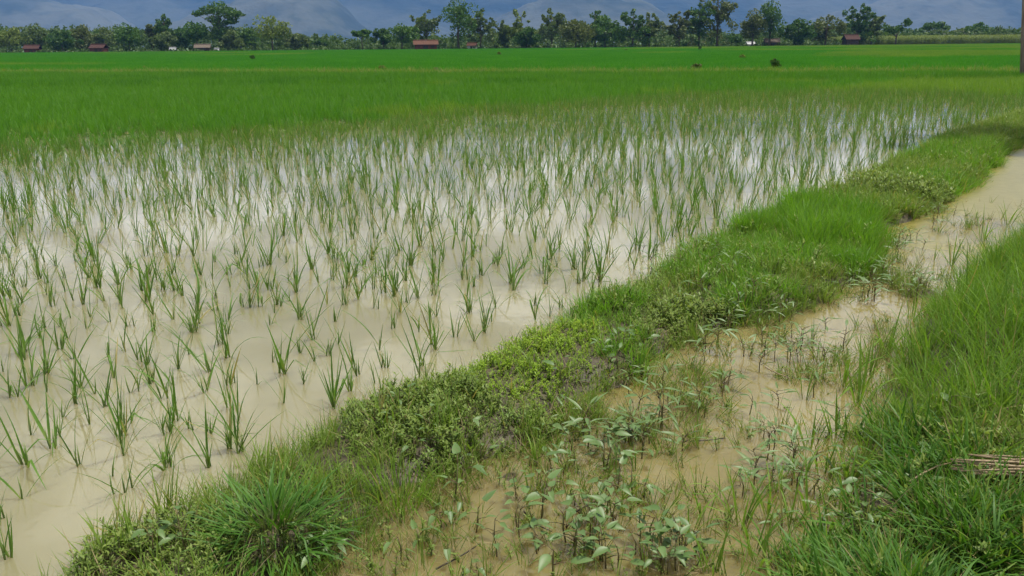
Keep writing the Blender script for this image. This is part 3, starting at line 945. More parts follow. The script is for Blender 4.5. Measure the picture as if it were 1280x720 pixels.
def leafy_mesh(name, pos, size, mat):
    V, F = cards(pos, size)
    me = bpy.data.meshes.new(name)
    me.vertices.add(len(V)); me.vertices.foreach_set("co", V.astype(np.float32).ravel())
    me.loops.add(F.size); me.loops.foreach_set("vertex_index", F.astype(np.int32).ravel())
    me.polygons.add(len(F))
    me.polygons.foreach_set("loop_start", np.arange(0, F.size, 4, dtype=np.int32))
    me.polygons.foreach_set("loop_total", np.full(len(F), 4, np.int32))
    a = me.attributes.new("t", 'FLOAT', 'POINT'); a.data.foreach_set("value", np.repeat(rng.uniform(.4, 1, len(F)), 4).astype(np.float32))
    a = me.attributes.new("rnd", 'FLOAT', 'POINT'); a.data.foreach_set("value", np.repeat(rng.uniform(0, 1, len(F)), 4).astype(np.float32))
    me.materials.append(mat); me.update()
    return me


def ball(c, r, n, flat=1.0):
    d = rng.normal(size=(n, 3)); d /= np.linalg.norm(d, axis=1, keepdims=True)
    q = d * (rng.uniform(.25, 1, (n, 1)) ** .45) * r
    q[:, 2] *= flat
    return np.asarray(c) + q


def tree_at(loc, h, w, kind, mat, label, cat="tree", group=None, name="tree", leaf=.5, dens=1.0, trunk_r=None):
    root = empty(name, loc)
    tr = trunk_r or max(.10, h * .022)
    T = Acc(); pos = []
    lean = np.array([U(-.03, .03), U(-.03, .03), 0]) * h

    def limb(p0, p1, r0, r1):
        p0, p1 = np.asarray(p0, float), np.asarray(p1, float)
        midp = (p0 + p1) / 2 + np.array([U(-.06, .06), U(-.06, .06), U(-.02, .05)]) * np.linalg.norm(p1 - p0)
        T.add(*tube([p0, midp, p1], [r0, (r0 + r1) / 2, r1], 6))
    if kind in ('round', 'dense', 'column'):
        lo = {'round': .14, 'dense': .0, 'column': .08}[kind]
        cz, rz_ = h * (1 + lo) / 2, h * (1 - lo) / 2
        top = np.array([0, 0, h * .62]) + lean
        T.add(*tube([(0, 0, -.1), np.array([0, 0, h * .3]) + lean * .4, top], [tr * 1.25, tr * .9, tr * .4], 7))
        nc = int({'round': 20, 'dense': 26, 'column': 20}[kind] * dens)
        for i in range(nc):
            d = rng.normal(size=3); d /= np.linalg.norm(d)
            rr = U(.25, .82)
            c = np.array([d[0] * w / 2 * rr, d[1] * w / 2 * rr, cz + d[2] * rz_ * U(.3, .80)])
            taper = 1 - .35 * max(0, (c[2] - cz) / rz_)
            c[:2] *= taper; c += lean
            r = U(.12, .25) * min(w, h)
            pos.append(ball(c, r, int(95 * dens), .8))
            if i % 3 == 0: limb(np.array([0, 0, h * U(.25, .5)]) + lean * .5, c, tr * .5, tr * .12)
    elif kind == 'umbrella':
        T.add(*tube([(0, 0, -.1), np.array([0, 0, h * .35]) + lean, np.array([0, 0, h * .6]) + lean], [tr * 1.2, tr, tr * .7], 7))
        for i in range(int(16 * dens)):
            a = U(0, 6.283); r = math.sqrt(U(0, 1)) * w * .42
            c = np.array([r * math.cos(a), r * math.sin(a), h * (U(.70, .88) - .16 * (r / (w * .5)) ** 2)]) + lean
            pos.append(ball(c, U(.10, .17) * w, 90, .55))
            if i % 2 == 0: limb(np.array([0, 0, h * .5]) + lean, c, tr * .5, tr * .1)
    elif kind == 'layered':
        T.add(*tube([(0, 0, -.1), (0, 0, h * .4), (w * .03, 0, h * .8)], [tr * 1.3, tr, tr * .5], 8))
        for dx, z, r, fl in ((.04, .90, .20, .5), (-.14, .86, .17, .4), (.20, .84, .18, .42), (-.30, .79, .15, .35), (.36, .77, .14, .35), (.28, .70, .14, .5), (.08, .78, .2, .45), (-.08, .66, .16, .5), (.46, .74, .08, .3), (-.42, .75, .08, .3),
                             (.05, .56, .18, .5), (-.05, .45, .2, .5), (.16, .44, .16, .5), (.26, .60, .10, .5), (-.02, .34, .2, .5), (.12, .30, .16, .6)):
            for dy in (-.18, .0, .18):
                c = np.array([dx * w + U(-.03, .03) * w, dy * w + U(-.05, .05) * w, z * h + U(-.02, .02) * h])
                pos.append(ball(c, r * w * U(.8, 1.05), 80, fl))
            limb((0, 0, h * max(.2, z - .25)), (dx * w, 0, z * h), tr * .5, tr * .12)
    elif kind == 'sparse':
        T.add(*tube([(0, 0, -.1), np.array([0, 0, h * .35]) + lean * .5, np.array([0, 0, h * .9]) + lean], [tr * 1.1, tr * .8, tr * .25], 6))
        nb = int(13 * dens)
        for i in range(nb):
            a = U(0, 6.283); z0 = h * U(.2, .6); r = w * .5 * U(.35, .95); z1 = min(h * .97, z0 + h * U(.18, .42))
            e = np.array([r * math.cos(a), r * math.sin(a), z1]) + lean
            limb(np.array([0, 0, z0]) + lean * .5, e, tr * .45, tr * .1)
            for s in (.45, .7, .88, 1.0):
                c = np.array([0, 0, z0]) * (1 - s) + e * s + rng.normal(0, .03 * h, 3)
                pos.append(ball(c, U(.04, .085) * h, 30, .8))
        for z in np.linspace(.35, .97, 9):
            pos.append(ball(np.array([U(-.1, .1) * w, U(-.1, .1) * w, z * h]) + lean, U(.045, .08) * h, 26, .9))
        for i in range(int(17 * dens)):
            pos.append(ball(np.array([U(-.45, .45) * w, U(-.4, .4) * w, h * U(.08, .62)]), U(.06, .12) * h, 36, .9))
    elif kind == 'fork':
        T.add(*tube([(0, 0, -.1), (0, 0, h * .28), (.02 * w, 0, h * .36)], [tr * 1.5, tr * 1.2, tr], 7))
        for dx, z in ((-.32, .62), (.30, .80), (.1, .60), (-.15, .55)):
            limb((0, 0, h * .33), (dx * w, U(-.2, .2) * w, z * h), tr * .8, tr * .25)
            pos.append(ball((dx * w, 0, z * h), .17 * w, 80, .7)); pos.append(ball((dx * w * 1.25, U(-.2, .2) * w, (z + .06) * h), .15 * w, 70, .7))
        pos.append(ball((.32 * w, 0, .90 * h), .12 * w, 60, .7))
    elif kind == 'bush':
        T.add(*tube([(0, 0, -.05), (U(-.05, .05), 0, h * .4), (U(-.1, .1), 0, h * .7)], [tr, tr * .7, tr * .3], 5))
        for i in range(int(9 * dens)):
            a = U(0, 6.283); r = math.sqrt(U(0, 1)) * w * .32
            pos.append(ball((r * math.cos(a), r * math.sin(a), h * U(.22, .80)), U(.16, .25) * w, 45, .9))
        pos.append(ball((0, 0, h * .88), .12 * w, 25, 1.1))
    obj("trunk", T.mesh("trunk", MAT['bark']), root)
    P = np.concatenate(pos); P[:, 2] = np.clip(P[:, 2], .05, None)
    obj("crown", leafy_mesh("crown", P, leaf, MAT[mat]), root)
    return tag(root, label, cat, group)


def far_tree(px, top, wpx, D, kind, mat, label, **kw):
    x, z = at_depth(px, top, D)
    return tree_at((x, D, .02), z, wpx / FPX * D * {'dense': 1.45, 'sparse': 1.5, 'round': 1.3, 'column': 1.3}.get(kind, 1.0), kind, mat, label, **kw)


TREES = [
    (10, 33, 36, 262, 'dense', 'tree_light', "yellow-green bushy tree at the end of the tree line, before the first red hut"),
    (38, 27, 40, 268, 'dense', 'tree_grey', "grey-green tree rising behind the low dark red hut"),
    (75, 36, 36, 256, 'dense', 'tree_dark', "low dark spreading tree between the two red huts"),
    (98, 32, 34, 266, 'dense', 'tree_olive', "olive bushy tree behind the brick-red hut, on the side of the low hut"),
    (128, 33, 30, 270, 'dense', 'tree_grey', "grey-green tree right behind the brick-red hut"),
    (158, 30, 34, 258, 'round', 'tree_green', "mid-green rounded tree beside the brick-red hut"),
    (187, 23, 14, 262, 'column', 'tree_olive', "narrow olive column-shaped tree in the tree line"),
    (203, 19, 18, 264, 'sparse', 'tree_dark', "thin tall sparse tree with small leaf tufts beside the olive column tree"),
    (205, 36, 30, 258, 'dense', 'tree_grey', "low grey-green tree under the thin sparse tree"),
    (224, 32, 24, 266, 'dense', 'tree_dark', "dark tree over the small white shed"),
    (243, 23, 28, 258, 'round', 'tree_green', "green rounded tree leaning against the great layered tree"),
    (270, 2, 56, 262, 'layered', 'tree_dark', "great dark tree with flat layered crown towering over the tree line"),
    (288, 38, 30, 256, 'dense', 'tree_grey', "low grey-green tree at the foot of the great layered tree"),
    (309, 36, 26, 262, 'dense', 'tree_green', "small green tree between the great layered tree and the yellow-green tree"),
    (337, 17, 42, 248, 'round', 'tree_light', "tall yellow-green bushy tree standing forward of the tree line"),
    (371, 40, 30, 258, 'dense', 'tree_grey', "low rounded tree next to the tall yellow-green tree"),
    (395, 48, 24, 270, 'dense', 'tree_dark', "small dark tree at the end of the low woods"),
    (452, 34, 25, 240, 'umbrella', 'tree_green', "small umbrella-shaped tree with bare trunk standing alone"),
    (478, 34, 24, 244, 'round', 'tree_dark', "dark round tree touching the broad domed tree"),
    (501, 26, 38, 240, 'round', 'tree_green', "broad domed green tree beside the orange-roofed hut"),
    (531, 13, 28, 250, 'sparse', 'tree_grey', "sparse grey-green tree rising behind the orange-roofed hut"),
    (571, -8, 44, 242, 'column', 'tree_dark', "very tall dense dark tree, its top above all the trees round it"),
    (600, 11, 28, 246, 'sparse', 'tree_grey', "tall loose-leaved tree against the side of the very tall dark tree"),
    (627, 26, 18, 250, 'sparse', 'tree_grey', "thin sparse tree standing in the gap past the very tall dark tree"),
    (652, 15, 30, 246, 'sparse', 'tree_light', "light green sparse tree next to the thin sparse one"),
    (658, 32, 28, 242, 'dense', 'tree_dark', "low dark tree at the foot of the light green sparse tree"),
    (690, 11, 26, 248, 'sparse', 'tree_grey', "pale loose-crowned tree with several upright branches"),
    (720, 20, 40, 240, 'dense', 'tree_olive', "thick olive tree, first of the dense pair"),
    (757, 19, 42, 242, 'dense', 'tree_green', "thick green tree, second of the dense pair"),
    (745, 14, 40, 250, 'sparse', 'tree_dark', "tall sparse tree whose twigs stick out over the dense pair"),
    (792, 12, 30, 242, 'sparse', 'tree_dark', "dark open-branched tree next to the dense pair"),
    (813, 16, 28, 246, 'sparse', 'tree_grey', "greyish open-branched tree at the end of the middle row"),
    (851, 14, 28, 240, 'sparse', 'tree_olive', "open olive tree, shortest of the open trio"),
    (876, 4, 28, 242, 'sparse', 'tree_dark', "open dark tree in the middle of the open trio"),
    (900, -6, 28, 241, 'sparse', 'tree_olive', "tallest tree of the open trio"),
    (918, 41, 26, 262, 'dense', 'tree_green', "low green tree between the open trio and the big tree by the white shed"),
    (943, 12, 32, 240, 'round', 'tree_olive', "olive half of the big tree pair above the white shed"),
    (966, -4, 32, 242, 'round', 'tree_dark', "taller dark half of the big tree pair above the white shed"),
    (1000, 22, 36, 244, 'dense', 'tree_dark', "dark rounded tree past the big tree pair"),
    (1035, 14, 40, 246, 'dense', 'tree_olive', "brownish olive tree next to the red-roofed hut"),
    (1075, 5, 30, 252, 'sparse', 'tree_dark', "sparse tall tree with ball-like leaf tufts behind the red-roofed hut"),
    (1093, 16, 28, 254, 'sparse', 'tree_grey', "shorter sparse tree between the ball-tufted tree and the forked tree"),
    (1123, 23, 34, 246, 'fork', 'tree_dark', "forked tree with short dark trunk in front of the maize"),
    (1143, 34, 26, 300, 'dense', 'tree_dark', "low dark tree behind the maize, beside the forked tree"),
    (1170, 25, 36, 300, 'umbrella', 'tree_dark', "broad dark dome-topped tree behind the maize"),
    (1172, 37, 26, 292, 'dense', 'tree_grey', "low grey-green tree beneath the dome-topped tree"),
    (1202, 34, 28, 305, 'dense', 'tree_grey', "grey-green tree behind the maize past the dome-topped tree"),
    (1226, 27, 26, 300, 'dense', 'tree_green', "green tree behind the maize with a higher top than its neighbours"),
    (1250, 30, 30, 308, 'dense', 'tree_olive', "olive tree behind the maize close to the pole"),
    (1276, 31, 30, 302, 'dense', 'tree_grey', "grey-green tree behind the leaning pole"),
]
for px, top, w, D, kind, mt, lb in TREES:
    far_tree(px, top, w, D, kind, mt, lb, group="trees along the far edge of the fields")

BUSHES = [
    (316, 69, 6, 92, 'bush', 'tree_dark', "single dark leafy plant sticking up out of the deep green rice"),
    (969, 74, 14, 47, 'bush', 'tree_green', "dark green leafy bush on the low field bund"),
    (870, 80, 13, 46.5, 'bush', 'tree_olive', "brownish tuft on the low field bund, next to the dark leafy bush"),
    (624, 65, 5, 110, 'bush', 'tree_light', "small leaning pale plant in the deep green rice"),
    (783, 62, 4, 150, 'bush', 'tree_dark', "tiny dark plant in the deep green rice before the middle trees"),
    (875, 57, 4, 150, 'bush', 'tree_dark', "tiny dark plant in the rice before the open trio of trees"),
    (928, 69, 9, 75, 'bush', 'tree_light', "pale feathery plant in the rice behind the dark bush"),
    (478, 83, 13, 52, 'bush', 'tree_light', "pale yellowish tuft of weeds on the low field bund"),
    (543, 86, 11, 50, 'bush', 'tree_olive', "low olive tuft on the low field bund"),
    (180, 83, 5, 60, 'bush', 'tree_light', "slim pale plant on the low field bund"),
]
for px, top, w, D, kind, mt, lb in BUSHES:
    x, z = at_depth(px, top, D)
    tree_at((x, D, .03), z, w / FPX * D, kind, mt, lb, cat="bush", name="bush", leaf=.10 if D < 80 else .16, group="lone plants in the rice", trunk_r=.03)

# low woods behind the tree line
prof_x = [-60, 0, 150, 310, 360, 440, 470, 560, 620, 700, 830, 930, 1000, 1080, 1150, 1340]
prof_y = [28, 31, 32, 34, 41, 50, 49, 45, 38, 31, 36, 43, 33, 34, 38, 38]
pos = []
for i in range(2300):
    px = U(-50, 1330); D = U(272, 350)
    x, z = at_depth(px, np.interp(px, prof_x, prof_y) + U(-3, 7), D)
    if z < 1: continue
    pos.append(ball((x, D, z * U(.25, .85)), U(1.0, 2.2), 42, .9))
P = np.concatenate(pos); P[:, 2] = np.abs(P[:, 2])
tag(obj("far_woodland", leafy_mesh("far_woodland", P, .7, MAT['wood'])), "low hazy woods behind the tree line", "woods", kind="stuff")

pos = []
for i in range(1200):
    px = U(-40, 1060); D = U(241, 285)
    if 440 < px < 466 or (545 < px < 562): continue
    x, z = at_depth(px, 60, D)
    h = U(.6, 2.6) * (1.25 if px < 330 else 1.0) if D > 254 else U(.3, 1.0)
    pos.append(ball((x, D, h * .5), U(.7, 1.3) if D > 254 else h * .8, 26, .9))
P = np.concatenate(pos); P[:, 2] = np.abs(P[:, 2])
tag(obj("undergrowth", leafy_mesh("undergrowth", P, .5, MAT['wood'])), "low bushes and scrub filling the foot of the tree line", "scrub", kind="stuff")

# maize
def maize_mesh():
    A = Acc()
    A.add(*tube([(0, 0, 0), (0, 0, 1.1), (U(-.05, .05), 0, 2.1)], [.02, .018, .008], 4))
    for i in range(9):
        v, f, t = blade(U(.6, .95), U(.08, .12), U(.3, .7), U(.8, 1.7), 3)
        A.add(turn(v, U(0, 6.283), (0, 0, .25 + 1.7 * i / 9)), f, t)
    for i in range(4):
        v, f, t = blade(.28, .02, U(.1, .5), .2, 2)
        A.add(turn(v, U(0, 6.283), (0, 0, 2.05)), f, .9 + .1 * t)
    return A.mesh("maize_source", MAT['maize'])


maize_lib = library("maize_source", [maize_mesh() for _ in range(6)])
x0, x1 = at_depth(1058, 56, 256)[0], at_depth(1330, 56, 256)[0]
n = 5200
mxx = rng.uniform(x0, x1, n); myy = 256 + rng.uniform(0, 1, n) ** 1.3 * 26
scatter("maize_crop", np.stack([mxx, myy, np.full(n, .03)], -1), maize_lib, 6, (.95, 1.3), .05, "tall pale maize field in front of the distant trees", "maize")

# ------------------------------------------------------------------ huts and sheds
MAT['brick_wall'] = plain_mat("red_brick_wall", (0.09, 0.032, 0.024), (0.13, 0.05, 0.036), 2.5, .9)
MAT['tile_roof'] = plain_mat("clay_tile_roof", (0.045, 0.022, 0.017), (0.08, 0.036, 0.026), 3.0, .85)
MAT['orange_roof'] = plain_mat("orange_tile_roof", (0.075, 0.034, 0.02), (0.125, 0.058, 0.034), 3.0, .85)
MAT['thatch'] = plain_mat("grey_thatch", (0.10, 0.075, 0.055), (0.16, 0.13, 0.10), 4.0, .95)
MAT['white_wall'] = plain_mat("white_wall", (0.34, 0.33, 0.32), (0.5, 0.49, 0.47), 2.0, .8)
MAT['tin'] = plain_mat("pale_tin", (0.28, 0.28, 0.29), (0.42, 0.42, 0.42), 1.5, .4, .4)
MAT['dark_wood'] = plain_mat("dark_wood", (0.035, 0.025, 0.02), (0.07, 0.05, 0.04), 4.0, .9)


def box(A, x0, x1, y0, y1, z0, z1):
    V = [(x, y, z) for z in (z0, z1) for y in (y0, y1) for x in (x0, x1)]
    A.add(V, [(0, 2, 3, 1), (4, 5, 7, 6), (0, 1, 5, 4), (2, 6, 7, 3), (0, 4, 6, 2), (1, 3, 7, 5)], [0.5] * 8)


def part(name, root, mat, fn):
    A = Acc(); fn(A)
    return obj(name, A.mesh(name, MAT[mat], False), root)


def hut(px, base_py, wpx, top_py, D, wall, roof, label, rz=0.0, open_front=False, name="hut"):
    x, zt = at_depth(px, top_py, D)
    w = wpx / FPX * D; dp = w * .75; hh = zt
    we = hh * .62
    root = empty(name, (x, D, .02), rz)
    a, b = w / 2 * .86, dp / 2 * .86
    if open_front:
        for sx in (-1, 1):
            for sy in (-1, 1):
                part("post", root, 'dark_wood', lambda A: box(A, sx * a - .08, sx * a + .08, sy * b - .08, sy * b + .08, 0, we))
        part("wall", root, wall, lambda A: box(A, -a * .9, a * .9, b * .5, b * .56, 0, we * .9))
    else:
        wl_ = part("wall", root, wall, lambda A: box(A, -a, a, -b, b, 0, we))
        part("gable", root, wall, lambda A: A.add([(-a + .01, -b + .01, we), (-a + .01, b - .01, we), (-a + .01, 0, hh - .12), (-a + .2, -b + .01, we), (-a + .2, b - .01, we), (-a + .2, 0, hh - .12)],
                                                  [(0, 2, 1), (3, 4, 5), (0, 3, 5, 2), (1, 2, 5, 4)], [.5] * 6))
        part("door", root, 'dark_wood', lambda A: box(A, -a * .25, a * .2, -b - .05, -b + .05, 0, we * .8))
        part("window", root, 'dark_wood', lambda A: box(A, a * .45, a * .75, -b - .04, -b + .05, we * .4, we * .75))

    def roof_fn(A):
        e, t = w / 2, .10
        ov = dp / 2
        zl = we - .12
        for s in (-1, 1):
            V = [(-e, s * ov, zl), (e, s * ov, zl), (e, 0, hh), (-e, 0, hh), (-e, s * ov, zl + t), (e, s * ov, zl + t), (e, 0, hh + t), (-e, 0, hh + t)]
            A.add(V, [(0, 1, 2, 3), (4, 7, 6, 5), (0, 4, 5, 1), (3, 2, 6, 7), (0, 3, 7, 4), (1, 5, 6, 2)], [.5] * 8)
    rf = part("roof", root, roof, roof_fn)
    part("ridge", rf, roof, lambda A: A.add(*tube([(-w / 2 - .05, 0, hh + .12), (w / 2 + .05, 0, hh + .12)], [.14, .14], 6)))
    tag(root, label, "hut", "huts along the tree line")


hut(40, 67, 18, 57, 252, 'brick_wall', 'tile_roof', "low dark red hut half sunk among the bushes", .15)
hut(123, 67, 19, 56, 248, 'brick_wall', 'tile_roof', "brick-red hut with clay roof in front of the bushy trees", -.1)
hut(253, 65, 19, 56, 246, 'dark_wood', 'thatch', "grey-brown thatched field hut under the great layered tree", .2)
hut(532, 64, 30, 51, 234, 'brick_wall', 'orange_roof', "orange-roofed hut with dark red walls before the sparse tree", .12)
hut(590, 62, 12, 54, 250, 'white_wall', 'orange_roof', "small pinkish hut beside the very tall dark tree", -.2)
hut(1064, 57, 18, 44, 246, 'dark_wood', 'tile_roof', "red-roofed dark hut at the corner of the maize", .1)
hut(938, 58, 11, 53, 250, 'white_wall', 'tin', "white shed with tin roof under the big tree pair", .2, name="shed")
hut(216, 64, 8, 60, 254, 'white_wall', 'tin', "small pale shed in the shade of the dark trees", .1, name="shed")
hut(271, 66, 6, 61, 247, 'white_wall', 'tin', "tiny white shed next to the thatched hut", .0, name="shed")
hut(300, 62, 8, 58, 262, 'white_wall', 'tin', "pale-roofed shed deep among the trees past the thatched hut", .0, name="shed")
hut(965, 59, 18, 49, 245, 'thatch', 'thatch', "straw-coloured open shelter beside the white shed", -.1, True, name="shelter")
hut(1179, 46, 5, 42, 286, 'white_wall', 'tin', "white building showing above the maize", .0, name="shed")

# ------------------------------------------------------------------ the pole
MAT['pole'] = plain_mat("weathered_pole", (0.17, 0.13, 0.10), (0.27, 0.22, 0.18), 3, .85, .2, .3, (6, 6, .6))
bxp, byp = G(1279, 100)
pole = empty("utility_pole", (bxp, byp, 0))
pole.rotation_euler = (0, -R(7.5), 0)
A = Acc(); A.add(*tube([(0, 0, -.3), (0, 0, 2), (0, 0, 5), (0, 0, 8.5)], [.145, .135, .115, .09], 14))
obj("shaft", A.mesh("shaft", MAT['pole']), pole)
A = Acc(); A.add(*tube([(-.7, 0, 8.0), (.7, 0, 8.0)], [.05, .05], 6))
obj("crossarm", A.mesh("crossarm", MAT['pole']), pole)
for sx in (-.6, .6):
    A = Acc(); A.add(*tube([(sx, 0, 8.04), (sx, 0, 8.12), (sx, 0, 8.2)], [.05, .06, .02], 8))
    obj("insulator", A.mesh("insulator", MAT['white_wall']), pole)
tag(pole, "leaning weathered grey-brown pole rising from the edge of the rice", "pole")

# the tree beyond the bank whose shade lies across the end of the bund
shx, shy = G(1222, 186)
k = 9.4 / math.tan(SUN_EL)
tree_at((shx + k * math.sin(SUN_AZ), shy + k * math.cos(SUN_AZ), .2), 11.5, 3.6, 'umbrella', 'tree_green', "shade tree standing beyond the ditch where the bund is dark", leaf=.2, dens=1.6, trunk_r=.11)

# ------------------------------------------------------------------ plants of the ditch, the tufts, the straw
def broad_leaf(kind):
    """one broad leaf along +X, length 1, folded at the midrib"""
    T = np.linspace(0, 1, 8)
    if kind == 'arrow': w = np.array([.10, .46, .50, .44, .36, .25, .12, .01])
    elif kind == 'lance': w = np.array([.05, .14, .19, .20, .18, .13, .07, .01])
    else: w = np.array([.08, .30, .40, .40, .34, .24, .12, .01])
    w = w * U(.85, 1.15) * .5
    droop = U(.05, .35)
    V, F, TT = [], [], []
    for i, t in enumerate(T):
        z = -droop * t * t
        back = -.14 if kind == 'arrow' and i == 1 else 0
        V += [(t + back, -w[i], z + .35 * w[i]), (t, 0, z), (t + back, w[i], z + .35 * w[i])]; TT += [t] * 3
    for i in range(7):
        for j in (0, 1):
            a = i * 3 + j; F.append((a, a + 3, a + 4, a + 1))
    A = Acc(); A.add(V, F, TT)
    return A.mesh(kind + "_leaf", MAT['broad'])


BL = {k: [broad_leaf(k) for _ in range(5)] for k in ('arrow', 'lance', 'oval')}
YEL = []
for me in BL['lance'][:2]:
    m2 = me.copy(); m2.materials[0] = MAT['yellowed']; YEL.append(m2)


def weed_template(kind, n, h, ll):
    """stem mesh and leaf places: every leaf on its own stalk from a common base"""
    A = Acc(); places = []
    top = np.array([U(-.02, .02), U(-.02, .02), h])
    A.add(*tube([(0, 0, -.05), top * .5 + np.array([U(-.01, .01), U(-.01, .01), 0]), top], [.0034, .003, .0016], 5))
    for i in range(n):
        s = U(.35, 1.0) if i else 1.0
        p = top * s; az = i * 2.4 + U(-.4, .4)
        ln = U(.02, .055)
        q = p + np.array([math.cos(az) * ln, math.sin(az) * ln, U(.005, .035)])
        A.add(*tube([p, (p + q) / 2 + np.array([0, 0, .004]), q], [.0018, .0015, .0012], 4))
        l = ll * U(.7, 1.2)
        pitch = U(-.15, .55) if kind != 'arrow' else U(-.5, .5)
        places.append((random.choice(BL[kind]), tuple(q), (U(-.4, .4), -pitch, az + U(-.3, .3)), l))
    return A.mesh("weed_stem", MAT['stalk']), places


WT = {'arrow': [weed_template('arrow', random.choice((2, 3, 3, 4)), U(.05, .14), .062) for _ in range(8)],
      'oval': [weed_template('oval', random.choice((3, 4, 5)), U(.07, .13), .06) for _ in range(8)],
      'lance': [weed_template('lance', random.choice((4, 5, 6, 7)), U(.07, .14), .085) for _ in range(10)]}


def weed(x, y, kind, label, group, s=1.0, yellow=False):
    z = max(float(height(x, y)), -.01)
    st, places = random.choice(WT[kind])
    root = empty("broadleaf_weed", (x, y, z), U(0, 6.283))
    s = s * U(.8, 1.2)
    root.scale = (s, s, s)
    obj("stem", st, root)
    for i, (me, q, r, l) in enumerate(places):
        if yellow and i == 0: me = random.choice(YEL)
        o = obj("leaf", me, root, q, r, (l, l, l))
        if yellow and i == 0: o["label"] = "yellowed hanging leaf"
    tag(root, label.replace(" weed", " weed of %s leaves" % WORD[len(places)], 1), "weed", group)


CL = [
    # px, py, spread px x, spread px y, count, kind, label, size
    (565, 688, 58, 30, 8, 'arrow', "arrow-leaved weed in open ditch water near the dark green grass tuft", .85),
    (645, 635, 75, 50, 14, 'arrow', "arrow-leaved weed in the shallow mud along the foot of the bund", .9),
    (720, 690, 75, 24, 13, 'oval', "round-leaved weed around the dark mud lump in the ditch", 1.0),
    (740, 615, 40, 40, 10, 'arrow', "arrow-leaved weed on tall stalks in the middle of the ditch", 1.0),
    (835, 695, 60, 20, 15, 'oval', "low leafy weed on the mud rim of the lower ditch", .9),
    (790, 545, 65, 42, 20, 'lance', "narrow-leaved weed in the ditch below the bright creeping mat", .95),
    (870, 505, 55, 35, 14, 'lance', "narrow-leaved weed standing loosely in the middle ditch water", .9),
    (730, 570, 55, 30, 9, 'oval', "leafy weed tangled along the water's edge under the creeping mat", .95),
    (930, 420, 70, 22, 22, 'lance', "pale narrow-leaved weed crowded along the foot of the lush bund grass", .9),
    (1000, 440, 45, 28, 16, 'lance', "pale narrow-leaved weed straggling into the water past the lush bund grass", .9),
    (1100, 355, 32, 18, 18, 'lance', "whitish narrow-leaved weed heaped at the foot of the tall bund grass", .95),
    (1160, 362, 22, 12, 7, 'oval', "muddy grey weed on the small mud heap between bund and bank", .9),
    (1130, 300, 25, 25, 8, 'lance', "small weed in the water behind the tall bund grass", .9),
    (1150, 265, 30, 12, 8, 'lance', "small weed at the foot of the farthest grass hump", .9),
    (860, 350, 70, 28, 14, 'lance', "pale leaf weed poking out of the lush bund grass", .9),
    (760, 470, 50, 25, 7, 'oval', "leafy weed poking out of the bright creeping mat", .9),
    (400, 702, 26, 12, 9, 'oval', "broad pale weed under the dark green grass tuft", .8),
    (240, 700, 50, 14, 5, 'oval', "broad pale weed among the olive small-leaved weeds", .8),
    (540, 580, 60, 45, 6, 'oval', "broad-leaved weed growing through the wispy grass of the bund", .8),
    (1120, 630, 60, 55, 13, 'oval', "broad-leaved weed among the low grass of the bank", .9),
    (985, 600, 50, 75, 24, 'lance', "small weed in the ditch water by the bank grass", .85),
]
for px, py, sx, sy, n, kind, lb, s in CL:
    for _ in range(n):
        u, v = max(-1.6, min(1.6, random.gauss(0, .62))), max(-1.6, min(1.6, random.gauss(0, .62)))
        x, y = G(px + u * sx, py + v * sy)
        weed(x, y, kind, lb, lb.replace("weed", "weeds", 1), s)
x, y = G(738, 642); weed(x, y, 'arrow', "arrow-leaved weed with one yellowed hanging leaf in the ditch", None, 1.0, True)


def blade_plant(name, x, y, n, size, label, group=None, lean=.1, wid=(1.0, 1.5), spread=.02, mats=None, droop=0.0, cat="grass"):
    z = max(float(height(x, y)), 0)
    root = empty(name, (x, y, z), 0)
    for k in range(n):
        a = U(0, 6.283); r = spread * math.sqrt(U(0, 1)); s = size * U(.6, 1.1)
        az = a + U(-.7, .7)
        me = random.choice(mats or LEAF)
        obj("leaf", me, root, (r * math.cos(a), r * math.sin(a), -.015 + (.07 * (1 - (r / spread) ** 2) if droop > 1 else 0)), (0, lean * U(.3, 1.2) + droop * r / spread * U(.6, 1.1), az), (s, s * U(*wid), s))
    return tag(root, label, cat, group)


TUFT_LEAF = []
for me in LEAF[:16]:
    m2 = me.copy(); m2.materials[0] = MAT['dark_tuft']; TUFT_LEAF.append(m2)
BLUE_LEAF = []
for me in LEAF:
    m2 = me.copy(); m2.materials[0] = MAT['bank']; BLUE_LEAF.append(m2)
x, y = G(345, 688)
blade_plant("grass_tuft", x, y, 380, .235, "big dark green tuft of broad-bladed grass spilling over the bund", None, .30, (1.0, 1.6), .17, TUFT_LEAF, 1.1)
x, y = G(500, 628)
blade_plant("grass_tuft", x, y, 110, .23, "upright bright green grass tuft at the foot of the bund", None, .05, (.6, .9), .10, BLUE_LEAF[:20], .25)
SEDGE = [(925, 655, 9, .30), (962, 640, 6, .26), (985, 665, 8, .27), (1012, 640, 7, .25), (1015, 560, 8, .27), (1045, 545, 9, .30), (1060, 600, 10, .28), (1005, 500, 6, .2), (1072, 505, 12, .30),
         (1085, 470, 12, .30), (1055, 480, 8, .25), (1108, 440, 12, .30), (1140, 400, 9, .27), (865, 665, 4, .30), (890, 715, 6, .25), (950, 705, 7, .24), (1000, 715, 8, .24), (905, 625, 5, .22), (940, 690, 6, .25), (970, 610, 6, .24), (1040, 660, 8, .25), (1000, 600, 5, .24), (1030, 590, 6, .25), (880, 640, 4, .2), (1060, 630, 7, .25), (1030, 690, 8, .25), (1230, 300, 10, .30),
         (1260, 280, 10, .30), (675, 585, 4, .2), (790, 590, 4, .18), (870, 470, 5, .17), (560, 655, 4, .16), (1190, 330, 9, .28)]
